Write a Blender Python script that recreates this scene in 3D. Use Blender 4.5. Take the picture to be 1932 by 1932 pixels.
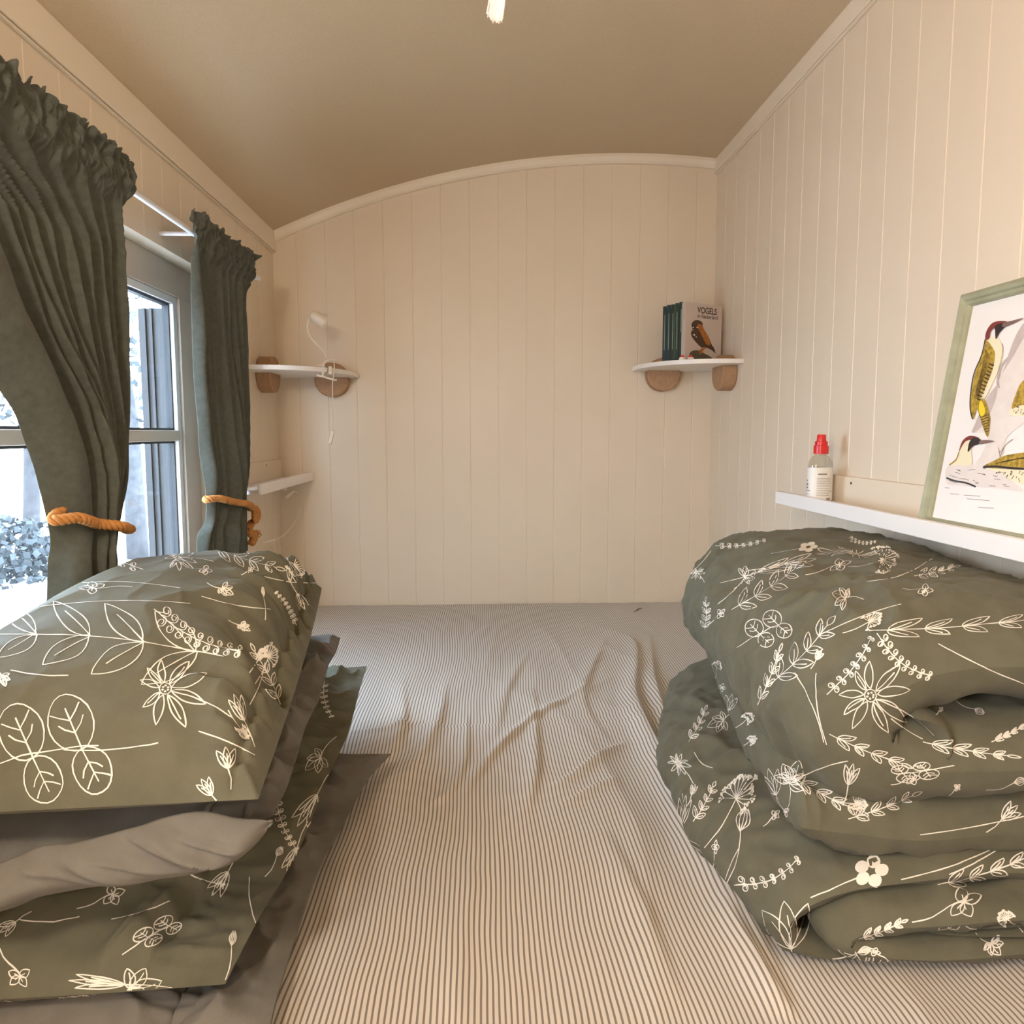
import bpy, bmesh, math, random
from math import sin, cos, pi, sqrt, exp, radians
from mathutils import Vector, Matrix, noise
from mathutils.bvhtree import BVHTree

random.seed(7)
for o in list(bpy.data.objects):
    bpy.data.objects.remove(o)
S = bpy.context.scene
COL = S.collection

# ------------------------------------------------------------------ camera
FPX, CX, CY = 1375.0, 966.0, 946.0
PITCH, YAW = math.atan(0.095), math.atan(0.0422)
D = 2.68                       # distance to the end wall
BZ = 0.70                      # height of the mattress top
ROT = Matrix.Rotation(-YAW, 3, 'Z') @ Matrix.Rotation(pi/2 - PITCH, 3, 'X')


def ray(px, py):
    return ROT @ Vector(((px-CX)/FPX, (CY-py)/FPX, -1.0))


_r = ray(950, 1141)
EZ = BZ - _r.z*D/_r.y          # eye height above the floor
EYE = Vector((0, 0, EZ))


def P(px, py, x=None, y=None, z=None):
    """the point of a wall, shelf or bed plane that is seen at a place of the photograph"""
    r = ray(px, py)
    t = x/r.x if x is not None else (y/r.y if y is not None else (z-EZ)/r.z)
    return EYE + r*t


cd = bpy.data.cameras.new('camera')
cam = bpy.data.objects.new('camera', cd)
COL.objects.link(cam)
cd.sensor_width = 36
cd.lens = FPX/1932*36
cd.shift_y = -20/1932
cd.clip_start = 0.02
cam.location = EYE
cam.rotation_euler = ROT.to_euler()
S.camera = cam

# ------------------------------------------------------------------ sky, lights, exposure
S.view_settings.view_transform = 'Standard'
S.view_settings.look = 'None'
S.view_settings.gamma = 1
S.view_settings.use_curve_mapping = False
S.view_settings.exposure = 0.24
W = bpy.data.worlds.new('sky')
S.world = W
W.use_nodes = True
wn = W.node_tree.nodes
wn['Background'].inputs[0].default_value = (0.66, 0.81, 1.0, 1)
wn['Background'].inputs[1].default_value = 17.5


def area(name, loc, rot, sx, sy, power, color):
    l = bpy.data.lights.new(name, 'AREA')
    l.shape = 'RECTANGLE'
    l.size, l.size_y, l.energy, l.color = sx, sy, power, color
    o = bpy.data.objects.new(name, l)
    COL.objects.link(o)
    o.location, o.rotation_euler = loc, rot
    return o


# daylight of the second window in the left wall, behind the photographer
area('side_window_daylight', (-0.74, -0.36, EZ+0.10), (0, radians(-90), 0), 0.44, 0.44, 12, (1.0, 0.96, 0.92))
LAMP_AT = (-0.42, -0.12, EZ+0.60)

for attr, val in (('use_denoising', True), ('max_bounces', 10), ('diffuse_bounces', 6), ('transparent_max_bounces', 12)):
    try:
        setattr(S.cycles, attr, val)
    except Exception:
        pass


# ------------------------------------------------------------------ helpers
class MB:
    """collects shapes for ONE mesh object"""

    def __init__(self):
        self.v, self.f, self.m, self.uv = [], [], [], None

    def add(self, vs, fs, mi=0):
        n = len(self.v)
        self.v += [Vector(p) for p in vs]
        self.f += [tuple(i+n for i in f) for f in fs]
        self.m += [mi]*len(fs)
        return self

    def box(self, a, b, mi=0):
        (x0, y0, z0), (x1, y1, z1) = a, b
        x0, x1 = min(x0, x1), max(x0, x1)
        y0, y1 = min(y0, y1), max(y0, y1)
        z0, z1 = min(z0, z1), max(z0, z1)
        return self.add([(x0, y0, z0), (x1, y0, z0), (x1, y1, z0), (x0, y1, z0), (x0, y0, z1), (x1, y0, z1), (x1, y1, z1), (x0, y1, z1)],
                        [(0, 3, 2, 1), (4, 5, 6, 7), (0, 1, 5, 4), (1, 2, 6, 5), (2, 3, 7, 6), (3, 0, 4, 7)], mi)

    def prism(self, poly, vec, mi=0):
        """polygon (3D points) extruded by a vector"""
        n = len(poly)
        vec = Vector(vec)
        vs = [Vector(p) for p in poly] + [Vector(p)+vec for p in poly]
        fs = [tuple(reversed(range(n))), tuple(range(n, 2*n))] + [(i, (i+1) % n, n+(i+1) % n, n+i) for i in range(n)]
        return self.add(vs, fs, mi)

    def tube(self, pts, r, n=8, mi=0, closed=False, cap=True):
        pts = [Vector(p) for p in pts]
        N = len(pts)
        rr = r if isinstance(r, (list, tuple)) else [r]*N
        up = Vector((0.13, 0.21, 0.97)).normalized()
        vs = []
        prev = None
        for i, p in enumerate(pts):
            a = pts[(i-1) % N] if (closed or i > 0) else p
            b = pts[(i+1) % N] if (closed or i < N-1) else p
            t = (b-a).normalized()
            if prev is None:
                s = t.cross(up)
                if s.length < 1e-3:
                    s = t.cross(Vector((1, 0, 0)))
                s.normalize()
            else:
                s = (prev - t*prev.dot(t)).normalized()
            prev = s
            q = t.cross(s)
            for k in range(n):
                an = 2*pi*k/n
                vs.append(p + (s*cos(an) + q*sin(an))*rr[i])
        fs = []
        for i in range(N if closed else N-1):
            for k in range(n):
                fs.append((i*n+k, i*n+(k+1) % n, ((i+1) % N)*n+(k+1) % n, ((i+1) % N)*n+k))
        if cap and not closed:
            fs.append(tuple(reversed(range(n))))
            fs.append(tuple(range((N-1)*n, N*n)))
        return self.add(vs, fs, mi)

    def lathe(self, prof, c, n=32, mi=0, sx=1.0, sy=1.0, axis='Z', rz=0.0):
        """prof: list of (radius, height)"""
        c = Vector(c)
        vs = []
        for r, h in prof:
            for k in range(n):
                a = 2*pi*k/n
                x, y = r*cos(a)*sx, r*sin(a)*sy
                x, y = x*cos(rz)-y*sin(rz), x*sin(rz)+y*cos(rz)
                p = Vector((x, y, h))
                if axis == 'X':
                    p = Vector((h, x, y))
                if axis == 'Y':
                    p = Vector((x, h, y))
                vs.append(c+p)
        N = len(prof)
        fs = [(i*n+k, i*n+(k+1) % n, (i+1)*n+(k+1) % n, (i+1)*n+k) for i in range(N-1) for k in range(n)]
        fs.append(tuple(reversed(range(n))))
        fs.append(tuple(range((N-1)*n, N*n)))
        return self.add(vs, fs, mi)

    def grid(self, fn, nu, nv, mi=0, wrap_u=False):
        n0 = len(self.v)
        for i in range(nu+(0 if wrap_u else 1)):
            for j in range(nv+1):
                self.v.append(Vector(fn(i/nu, j/nv)))
        M = nv+1
        R = nu
        cnt = nu if wrap_u else nu+1
        for i in range(R):
            for j in range(nv):
                a, b = n0+i*M+j, n0+((i+1) % cnt)*M+j
                self.f.append((a, b, b+1, a+1))
                self.m.append(mi)
        return self

    def poly(self, pts, mi=0):
        return self.add(pts, [tuple(range(len(pts)))], mi)

    def build(self, name, mats, parent=None, smooth=False, bevel=0, fix=True, sharp=None):
        me = bpy.data.meshes.new(name)
        me.from_pydata([tuple(p) for p in self.v], [], self.f)
        if fix:
            bm = bmesh.new()
            bm.from_mesh(me)
            bmesh.ops.remove_doubles(bm, verts=bm.verts, dist=1e-6)
            bm.to_mesh(me)
            bm.free()
            me.validate()
        mats = mats if isinstance(mats, (list, tuple)) else [mats]
        for m in mats:
            me.materials.append(m)
        if len(mats) > 1 and len(me.polygons) == len(self.m):
            me.polygons.foreach_set('material_index', self.m)
        if smooth:
            me.polygons.foreach_set('use_smooth', [True]*len(me.polygons))
            if sharp:
                me.set_sharp_from_angle(angle=radians(sharp))
        me.update()
        o = bpy.data.objects.new(name, me)
        COL.objects.link(o)
        if parent:
            o.parent = parent
            o.matrix_parent_inverse = Matrix.Translation(-Vector(parent.location))
        if bevel:
            md = o.modifiers.new('bevel', 'BEVEL')
            md.width, md.segments, md.limit_method = bevel, 2, 'ANGLE'
            md.angle_limit = radians(40)
        return o


def tag(o, label=None, cat=None, group=None, kind=None):
    if label:
        o['label'] = label
    if cat:
        o['category'] = cat
    if group:
        o['group'] = group
    if kind:
        o['kind'] = kind
    return o


def thing(name, loc, label, cat, group=None):
    o = bpy.data.objects.new(name, None)
    COL.objects.link(o)
    o.location = loc
    o.empty_display_size = 0.02
    return tag(o, label, cat, group)


def struct(o):
    o['kind'] = 'structure'
    return o


def spline(pts, n=10, closed=False):
    """Catmull-Rom through points (any dimension)"""
    pts = [Vector(p) for p in pts]
    N = len(pts)
    out = []
    for i in range(N if closed else N-1):
        if closed:
            p0, p1, p2, p3 = pts[(i-1) % N], pts[i], pts[(i+1) % N], pts[(i+2) % N]
        else:
            p0, p1, p2, p3 = pts[max(i-1, 0)], pts[i], pts[i+1], pts[min(i+2, N-1)]
        for k in range(n):
            t = k/n
            out.append(0.5*((2*p1) + (p2-p0)*t + (2*p0-5*p1+4*p2-p3)*t*t + (3*p1-p0-3*p2+p3)*t*t*t))
    if not closed:
        out.append(pts[-1])
    return out


def lerp(a, b, t):
    return a+(b-a)*t


def sstep(a, b, x):
    t = max(0.0, min(1.0, (x-a)/(b-a)))
    return t*t*(3-2*t)


# ------------------------------------------------------------------ materials
def lin(c):
    return tuple(((x/255)/12.92 if x/255 <= 0.04045 else ((x/255+0.055)/1.055)**2.4) for x in c)


def mat(name, color, rough=0.6, noise_amt=0.0, noise_scale=20, bump=0.0, bump_scale=200, metal=0, spec=0.5, sheen=0, trans=0, emit=None, coords='Object'):
    m = bpy.data.materials.new(name)
    m.use_nodes = True
    nt = m.node_tree
    b = nt.nodes['Principled BSDF']
    b.inputs['Base Color'].default_value = (*color, 1)
    b.inputs['Roughness'].default_value = rough
    b.inputs['Metallic'].default_value = metal
    b.inputs['Specular IOR Level'].default_value = spec
    if sheen:
        b.inputs['Sheen Weight'].default_value = sheen
        b.inputs['Sheen Roughness'].default_value = 0.5
    if trans:
        b.inputs['Transmission Weight'].default_value = trans
    if emit:
        b.inputs['Emission Color'].default_value = (*emit[0], 1)
        b.inputs['Emission Strength'].default_value = emit[1]
    tc = nt.nodes.new('ShaderNodeTexCoord')
    if noise_amt:
        nz = nt.nodes.new('ShaderNodeTexNoise')
        nz.inputs['Scale'].default_value = noise_scale
        nz.inputs['Detail'].default_value = 5
        nt.links.new(tc.outputs[coords], nz.inputs['Vector'])
        mr = nt.nodes.new('ShaderNodeMapRange')
        mr.inputs[1].default_value, mr.inputs[2].default_value = 0.3, 0.7
        mr.inputs[3].default_value, mr.inputs[4].default_value = 1-noise_amt, 1+noise_amt
        nt.links.new(nz.outputs[0], mr.inputs[0])
        mx = nt.nodes.new('ShaderNodeVectorMath')
        mx.operation = 'SCALE'
        mx.inputs[0].default_value = color
        nt.links.new(mr.outputs[0], mx.inputs['Scale'])
        nt.links.new(mx.outputs[0], b.inputs['Base Color'])
    if bump:
        n2 = nt.nodes.new('ShaderNodeTexNoise')
        n2.inputs['Scale'].default_value = bump_scale
        n2.inputs['Detail'].default_value = 3
        nt.links.new(tc.outputs[coords], n2.inputs['Vector'])
        bp = nt.nodes.new('ShaderNodeBump')
        bp.inputs['Strength'].default_value = bump
        bp.inputs['Distance'].default_value = 0.002
        nt.links.new(n2.outputs[0], bp.inputs['Height'])
        nt.links.new(bp.outputs[0], b.inputs['Normal'])
    return m


M = {}
M['wall'] = mat('cream_paint', (0.74, 0.635, 0.50), 0.42, 0.02, 3, 0.04, 60)
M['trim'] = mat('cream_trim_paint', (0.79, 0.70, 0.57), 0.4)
M['ceil'] = mat('beige_ceiling_board', (0.58, 0.46, 0.31), 0.85, 0.05, 260, 0.15, 400)
M['floor'] = mat('wood_floor', (0.30, 0.20, 0.12), 0.5, 0.15, 8)
M['white'] = mat('white_lacquer', (0.83, 0.80, 0.77), 0.35)
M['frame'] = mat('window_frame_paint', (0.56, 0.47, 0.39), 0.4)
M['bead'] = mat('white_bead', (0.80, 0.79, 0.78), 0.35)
M['seal'] = mat('black_gasket', (0.02, 0.02, 0.022), 0.6)
M['jamb'] = mat('grey_outer_board', (0.022, 0.022, 0.024), 0.6, 0.15, 12)
M['curtain'] = mat('dark_green_curtain_cloth', (0.098, 0.106, 0.090), 0.9, 0.12, 90, 0.35, 900, sheen=0.1, spec=0.15)
M['rod'] = mat('white_rod', (0.75, 0.75, 0.78), 0.35)
M['rope'] = mat('ochre_cotton_rope', (0.52, 0.235, 0.075), 0.85, 0.15, 150, 0.3, 600, spec=0.2)
M['cork'] = mat('cork_bracket', (0.40, 0.235, 0.13), 0.8, 0.12, 120, 0.2, 300)
M['olive'] = mat('olive_bed_linen', (0.116, 0.112, 0.078), 0.85, 0.08, 35, 0.30, 700, sheen=0.06, spec=0.15)
M['grey'] = mat('grey_bed_linen', (0.150, 0.141, 0.123), 0.85, 0.08, 35, 0.30, 700, sheen=0.06, spec=0.15)
M['print'] = mat('white_botanical_print', (0.74, 0.71, 0.64), 0.8)
M['dark'] = mat('dark_cloth_inside', (0.05, 0.05, 0.042), 0.9)
M['green_book'] = mat('green_cover', (0.006, 0.034, 0.024), 0.4, spec=0.2)
M['green_book2'] = mat('blue_green_cover', (0.005, 0.030, 0.036), 0.4, spec=0.2)
M['page'] = mat('paper_edges', (0.72, 0.68, 0.60), 0.8)
M['cover'] = mat('pinkish_grey_cover', (0.56, 0.47, 0.42), 0.4)
M['ink'] = mat('dark_ink', (0.022, 0.016, 0.014), 0.5)
M['brown'] = mat('owl_brown', (0.075, 0.04, 0.022), 0.6, 0.5, 220)
M['rust'] = mat('rust_feathers', (0.36, 0.13, 0.02), 0.6, 0.4, 250)
M['stone'] = mat('perch_stone', (0.10, 0.085, 0.055), 0.7, 0.4, 200)
M['lime'] = mat('spine_lettering', (0.20, 0.28, 0.21), 0.5)
M['red'] = mat('red_plastic', (0.62, 0.015, 0.012), 0.3)
M['label'] = mat('bottle_label_paper', (0.80, 0.775, 0.73), 0.5)
M['gframe'] = mat('sage_green_frame_paint', (0.33, 0.335, 0.225), 0.55, 0.12, 40, 0.2, 120)
M['paper'] = mat('print_paper', (0.82, 0.775, 0.74), 0.7, 0.02, 12)
M['steel'] = mat('chrome', (0.55, 0.53, 0.5), 0.25, metal=1)
M['lampwhite'] = mat('white_lamp_enamel', (0.78, 0.70, 0.60), 0.35)
M['cord'] = mat('white_cord', (0.80, 0.74, 0.64), 0.5)
M['fluff'] = mat('white_woven_tape', (0.85, 0.82, 0.80), 0.9, 0.1, 300, 0.5, 900)
M['bark'] = mat('pale_bark', (0.050, 0.048, 0.050), 0.9, 0.3, 9)
M['leaf'] = mat('blue_green_foliage', (0.036, 0.044, 0.048), 0.8, 0.4, 3)
M['ground'] = mat('pale_sand', (0.62, 0.60, 0.60), 0.9, 0.15, 1.2)
M['beakgrey'] = mat('bird_beak', (0.20, 0.12, 0.10), 0.6)
M['crown'] = mat('bird_crown_red', (0.20, 0.035, 0.025), 0.6, 0.2, 200)
M['bblack'] = mat('bird_black', (0.028, 0.018, 0.018), 0.6)
M['bcream'] = mat('bird_cream', (0.80, 0.72, 0.50), 0.7)
M['bochre'] = mat('bird_ochre_wing', (0.38, 0.25, 0.03), 0.7, 0.5, 160)
M['byellow'] = mat('bird_yellow', (0.78, 0.60, 0.02), 0.7)
M['wash'] = mat('lilac_branch_wash', (0.52, 0.43, 0.40), 0.7, 0.12, 40)
M['wash2'] = mat('pale_branch_wash', (0.74, 0.66, 0.61), 0.7, 0.06, 40)


def glass_mat(name, tint, gloss=0.08):
    m = bpy.data.materials.new(name)
    m.use_nodes = True
    nt = m.node_tree
    nt.nodes.clear()
    out = nt.nodes.new('ShaderNodeOutputMaterial')
    t = nt.nodes.new('ShaderNodeBsdfTransparent')
    g = nt.nodes.new('ShaderNodeBsdfGlossy')
    g.inputs['Roughness'].default_value = 0.02
    t.inputs[0].default_value = (*tint, 1)
    mx = nt.nodes.new('ShaderNodeMixShader')
    mx.inputs[0].default_value = gloss
    nt.links.new(t.outputs[0], mx.inputs[1])
    nt.links.new(g.outputs[0], mx.inputs[2])
    nt.links.new(mx.outputs[0], out.inputs[0])
    return m


M['pane'] = glass_mat('window_glass', (0.93, 0.96, 0.97), 0.05)
M['bottle'] = glass_mat('clear_bottle_plastic', (0.90, 0.90, 0.86), 0.12)


def stripe_material():
    m = bpy.data.materials.new('striped_cotton')
    m.use_nodes = True
    nt = m.node_tree
    b = nt.nodes['Principled BSDF']
    b.inputs['Roughness'].default_value = 0.85
    b.inputs['Specular IOR Level'].default_value = 0.2
    b.inputs['Sheen Weight'].default_value = 0.2
    uv = nt.nodes.new('ShaderNodeUVMap')
    uv.uv_map = 'weave'
    sp = nt.nodes.new('ShaderNodeSeparateXYZ')
    nt.links.new(uv.outputs[0], sp.inputs[0])
    fr = nt.nodes.new('ShaderNodeMath')
    fr.operation = 'FRACT'
    nt.links.new(sp.outputs[0], fr.inputs[0])
    pp = nt.nodes.new('ShaderNodeMath')
    pp.operation = 'PINGPONG'
    pp.inputs[1].default_value = 0.5
    nt.links.new(fr.outputs[0], pp.inputs[0])
    mr = nt.nodes.new('ShaderNodeMapRange')
    mr.interpolation_type = 'SMOOTHSTEP'
    mr.inputs[1].default_value, mr.inputs[2].default_value = 0.15, 0.21
    nt.links.new(pp.outputs[0], mr.inputs[0])
    mix = nt.nodes.new('ShaderNodeMix')
    mix.data_type = 'RGBA'
    mix.inputs[6].default_value = (0.200, 0.172, 0.142, 1)
    mix.inputs[7].default_value = (0.60, 0.55, 0.485, 1)
    nt.links.new(mr.outputs[0], mix.inputs[0])
    nt.links.new(mix.outputs[2], b.inputs['Base Color'])
    nz = nt.nodes.new('ShaderNodeTexNoise')
    nz.inputs['Scale'].default_value = 900
    tc = nt.nodes.new('ShaderNodeTexCoord')
    nt.links.new(tc.outputs['Object'], nz.inputs['Vector'])
    bp = nt.nodes.new('ShaderNodeBump')
    bp.inputs['Strength'].default_value = 0.25
    bp.inputs['Distance'].default_value = 0.001
    nt.links.new(nz.outputs[0], bp.inputs['Height'])
    nt.links.new(bp.outputs[0], b.inputs['Normal'])
    return m


M['stripe'] = stripe_material()

# ------------------------------------------------------------------ the room
XL = P(517, 560, y=D).x
XR = P(1351, 430, y=D).x
YB = -1.5
a3, b3, c3 = P(517, 440, y=D), P(1150, 294, y=D), P(1350, 304, y=D)


def circle3(a, b, c):
    ax, ay, bx, by, cx, cy = a.x, a.z, b.x, b.z, c.x, c.z
    d = 2*(ax*(by-cy)+bx*(cy-ay)+cx*(ay-by))
    ux = ((ax*ax+ay*ay)*(by-cy)+(bx*bx+by*by)*(cy-ay)+(cx*cx+cy*cy)*(ay-by))/d
    uy = ((ax*ax+ay*ay)*(cx-bx)+(bx*bx+by*by)*(ax-cx)+(cx*cx+cy*cy)*(bx-ax))/d
    return ux, uy, sqrt((ax-ux)**2+(ay-uy)**2)


VX, VZ, VR = circle3(a3, b3, c3)


def vault(x, off=0.0):
    return VZ + sqrt(max((VR+off)**2-(x-VX)**2, 0))


mb = MB()
xs = [XL-0.16+(XR-XL+0.32)*i/48 for i in range(49)]
sec = [(x, vault(x)) for x in xs] + [(x, vault(x, 0.05)) for x in reversed(xs)]
mb.prism([(x, YB-0.1, z) for x, z in sec], (0, D-YB+0.2, 0))
struct(mb.build('ceiling', M['ceil'], smooth=True, sharp=40))

PITCHW = 0.1022


def planks(lo, hi, phase):
    """profile of tongue-and-groove boards: list of (coordinate, depth of the groove)"""
    out = [(lo, 0)]
    k = math.ceil((lo-phase)/PITCHW)
    while phase+k*PITCHW < hi-0.004:
        c = phase+k*PITCHW
        if c > lo+0.004:
            out += [(c-0.0020, 0), (c-0.0004, 0.0011), (c+0.0004, 0.0011), (c+0.0020, 0)]
        k += 1
    out.append((hi, 0))
    return out


def plank_wall(mb, fixed, sign, axis, lo, hi, z0, ztop, phase, thick=0.06):
    prof = planks(lo, hi, phase)
    vs, fs = [], []
    for c, d in prof:
        for z in (z0, ztop(c) if callable(ztop) else ztop):
            o = fixed + sign*d
            vs.append((c, o, z) if axis == 'x' else (o, c, z))
    n = len(prof)
    for c, d in (prof[0], prof[-1]):
        for z in (z0, ztop(c) if callable(ztop) else ztop):
            o = fixed + sign*thick
            vs.append((c, o, z) if axis == 'x' else (o, c, z))
    for i in range(n-1):
        fs.append((2*i, 2*i+2, 2*i+3, 2*i+1))
    a = 2*n
    fs += [(a, a+1, a+3, a+2), (0, 1, a+1, a), (2*n-2, a+2, a+3, 2*n-1)]
    mb.add(vs, fs)


ph_b = P(833, 600, y=D).x
mb = MB()
plank_wall(mb, D, 1, 'x', XL-0.14, XR+0.06, 0, lambda x: vault(x)+0.01, ph_b)
struct(mb.build('wall_back', M['wall']))
ph_r = P(1658, 600, x=XR).y
mb = MB()
plank_wall(mb, XR, 1, 'y', YB, D, 0, vault(XR)+0.02, ph_r)
struct(mb.build('wall_right', M['wall']))
# window opening in the left wall
WY0, WY1 = 0.86, 2.06
WZ1 = P(290, 456, x=XL).z
WZ0 = BZ+0.19
mb = MB()
ph_l = P(170, 200, x=XL).y
EX = XL-0.14
zt = vault(XL)+0.02
plank_wall(mb, XL, -1, 'y', YB, -0.62, 0, zt, ph_l, 0.14)
plank_wall(mb, XL, -1, 'y', -0.10, WY0, 0, zt, ph_l, 0.14)
plank_wall(mb, XL, -1, 'y', -0.62, -0.10, EZ+0.36, zt, ph_l, 0.14)
plank_wall(mb, XL, -1, 'y', -0.62, -0.10, 0, EZ-0.16, ph_l, 0.14)
plank_wall(mb, XL, -1, 'y', WY1, D, 0, zt, ph_l, 0.14)
plank_wall(mb, XL, -1, 'y', WY0, WY1, WZ1, zt, ph_l, 0.14)
plank_wall(mb, XL, -1, 'y', WY0, WY1, 0, WZ0, ph_l, 0.14)
mb.box((XL-0.001, WY0, WZ1), (EX, WY1, WZ1+0.004))
mb.box((XL-0.001, WY0, WZ0-0.004), (EX, WY1, WZ0))
struct(mb.build('wall_left', M['wall']))
mb = MB().box((XL-0.14, YB-0.06, 0), (XR+0.06, YB, 2.6))
struct(mb.build('wall_front', M['wall']))
struct(MB().box((XL-0.14, YB-0.1, -0.05), (XR+0.06, D+0.06, 0)).build('floor', M['floor']))

# trims: curved cove on the end wall, flat boards under the vault at both sides
mb = MB()
N = 60
pr = [(0.0, 0.001), (0.0, -0.030), (-0.012, -0.030), (-0.019, -0.024), (-0.026, -0.010), (-0.026, 0.001)]
vs, fs = [], []
for i in range(N+1):
    x = XL+(XR-XL)*i/N
    nx, nz = (x-VX)/VR, (vault(x)-VZ)/VR
    for dy, dr in pr:
        vs.append((x+nx*dr, D+dy, vault(x)+nz*dr))
K = len(pr)
for i in range(N):
    for k in range(K):
        fs.append((i*K+k, i*K+(k+1) % K, (i+1)*K+(k+1) % K, (i+1)*K+k))
fs += [tuple(range(K)), tuple(N*K+k for k in range(K))]
mb.add(vs, fs)
struct(mb.build('trim_1', M['trim']))
zl = vault(XL)
mb = MB()
mb.box((XL, YB, zl-0.062), (XL+0.014, D, zl+0.005)).box((XL, YB, zl-0.066), (XL+0.009, D, zl-0.062))
struct(mb.build('trim_2', M['trim'], bevel=0.003))
zr = vault(XR)
mb = MB()
mb.box((XR, YB, zr-0.044), (XR-0.014, D, zr+0.004)).box((XR, YB, zr-0.048), (XR-0.009, D, zr-0.044))
struct(mb.build('trim_3', M['trim'], bevel=0.003))

# ------------------------------------------------------------------ the window
GX = XL-0.075
wy0, wy1 = WY0+0.002, WY1-0.002
wz1 = WZ1
gt = P(322, 574, x=GX+0.01).z
gy1 = P(324, 700, x=GX+0.01).y
gz0 = WZ0+0.085
gy0 = wy0+0.09
mz0, mz1 = P(325, 832, x=GX+0.02).z, P(325, 812, x=GX+0.02).z
win = thing('window_1', (GX, (wy0+wy1)/2, WZ0), None, None)
win['kind'] = 'structure'
mb = MB()
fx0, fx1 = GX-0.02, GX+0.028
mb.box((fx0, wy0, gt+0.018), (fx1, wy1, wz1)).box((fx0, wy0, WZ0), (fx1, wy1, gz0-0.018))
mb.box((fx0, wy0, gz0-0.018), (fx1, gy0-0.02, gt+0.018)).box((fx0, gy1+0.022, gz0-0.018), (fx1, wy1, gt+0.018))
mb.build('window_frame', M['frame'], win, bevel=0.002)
mb = MB()
bx0, bx1 = GX-0.003, GX+0.020
mb.box((bx0, gy0-0.02, gt), (bx1, gy1+0.022, gt+0.018)).box((bx0, gy0-0.02, gz0-0.018), (bx1, gy1+0.022, gz0))
mb.box((bx0, gy1, gz0), (bx1, gy1+0.022, gt)).box((bx0, gy0-0.02, gz0), (bx1, gy0, gt))
mb.build('glazing_bead', M['bead'], win, bevel=0.0015)
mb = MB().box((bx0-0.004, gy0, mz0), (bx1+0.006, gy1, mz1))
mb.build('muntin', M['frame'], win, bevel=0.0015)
mb = MB()
g = 0.006
for z0, z1 in ((gz0, mz0), (mz1, gt)):
    mb.box((GX-0.006, gy0, z0), (GX+0.010, gy1, z0+g)).box((GX-0.006, gy0, z1-g), (GX+0.010, gy1, z1))
    mb.box((GX-0.006, gy0, z0), (GX+0.010, gy0+g, z1)).box((GX-0.006, gy1-g, z0), (GX+0.010, gy1, z1))
mb.build('gasket', M['seal'], win)
for z0, z1 in ((gz0, mz0), (mz1, gt)):
    MB().box((GX-0.002, gy0+g, z0+g), (GX+0.002, gy1-g, z1-g)).build('window_pane', M['pane'], win)
# grooved grey boards of the outer jamb seen through the glass
mb = MB()
for i, (x0, x1, dy) in enumerate(((GX-0.022, GX-0.034, 0.0), (GX-0.034, GX-0.040, -0.006), (GX-0.040, GX-0.052, 0.003), (GX-0.052, GX-0.058, -0.004), (GX-0.058, GX-0.072, 0.004))):
    mb.box((x0+(0.018 if i == 0 else 0), gy1+0.004+dy, WZ0-0.05), (x1, gy1+0.06, gt-0.012))
struct(mb.build('trim_4', M['jamb']))

# ------------------------------------------------------------------ outside
struct(MB().box((-30, -14, -0.75), (XL-0.3, 34, -0.7)).build('ground', M['ground']))


def tree(x, y, h, r, label, crown, seed, n=16):
    rnd = random.Random(seed)
    t = thing('tree', (x, y, -0.7), label, 'tree', 'trees outside the window')
    pts = [(x+rnd.uniform(-.06, .06)*i, y+rnd.uniform(-.06, .06)*i, -0.75+h*i/6) for i in range(7)]
    MB().tube(pts, [r*(1-0.11*i) for i in range(7)], 12).build('trunk', M['bark'], t, smooth=True)
    m = MB()
    for i in range(n):
        c = Vector((x+rnd.gauss(0, crown*.55), y+rnd.gauss(0, crown*.55), rnd.uniform(0.3, 1.05)*h-0.6))
        for k in range(46):
            d = Vector((rnd.gauss(0, 1), rnd.gauss(0, 1), rnd.gauss(0, 1))).normalized()*crown*0.42*rnd.random()**.4
            a = Vector((rnd.gauss(0, 1), rnd.gauss(0, 1), rnd.gauss(0, 1))).normalized()*0.075
            b = a.cross(Vector((rnd.gauss(0, 1), rnd.gauss(0, 1), rnd.gauss(0, 1)))).normalized()*0.05
            p = c+d
            m.add([p-a, p-b, p+a, p+b], [(0, 1, 2, 3)])
    m.build('foliage', M['leaf'], t, fix=False)


tree(-5.6, 12.0, 6.5, 0.17, 'pale tree trunk nearest the outer grey jamb, seen through the glass', 1.2, 3)
tree(-7.6, 12.5, 6.0, 0.14, 'blue-green leafy tree just beside the first curtain, seen through the glass', 1.4, 5, 24)
tree(-10.6, 13.5, 6.8, 0.18, 'tree mostly hidden behind the first curtain, seen through the glass', 1.5, 8)
tree(-13.5, 14.5, 6.4, 0.16, 'pale tree at the left edge of the photo beyond the window', 1.4, 11)
for i, (x, y, s, lab) in enumerate(((-6.6, 10.4, 0.9, 'low bush to the left of the pale trunk, outside the lower pane'), (-9.2, 10.8, 1.0, 'low bush outside behind the first curtain'))):
    rnd = random.Random(40+i)
    m = MB()
    for k in range(900):
        d = Vector((rnd.gauss(0, 1), rnd.gauss(0, 1), abs(rnd.gauss(0, 1)))).normalized()*s*rnd.random()**.35
        a = Vector((rnd.gauss(0, 1), rnd.gauss(0, 1), rnd.gauss(0, 1))).normalized()*0.07
        b = a.cross(Vector((rnd.gauss(0, 1), rnd.gauss(0, 1), 1))).normalized()*0.05
        p = Vector((x, y, -0.7))+d
        m.add([p-a, p-b, p+a, p+b], [(0, 1, 2, 3)])
    tag(m.build('bush', M['leaf'], fix=False), lab, 'bush', 'bushes outside the window')
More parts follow.
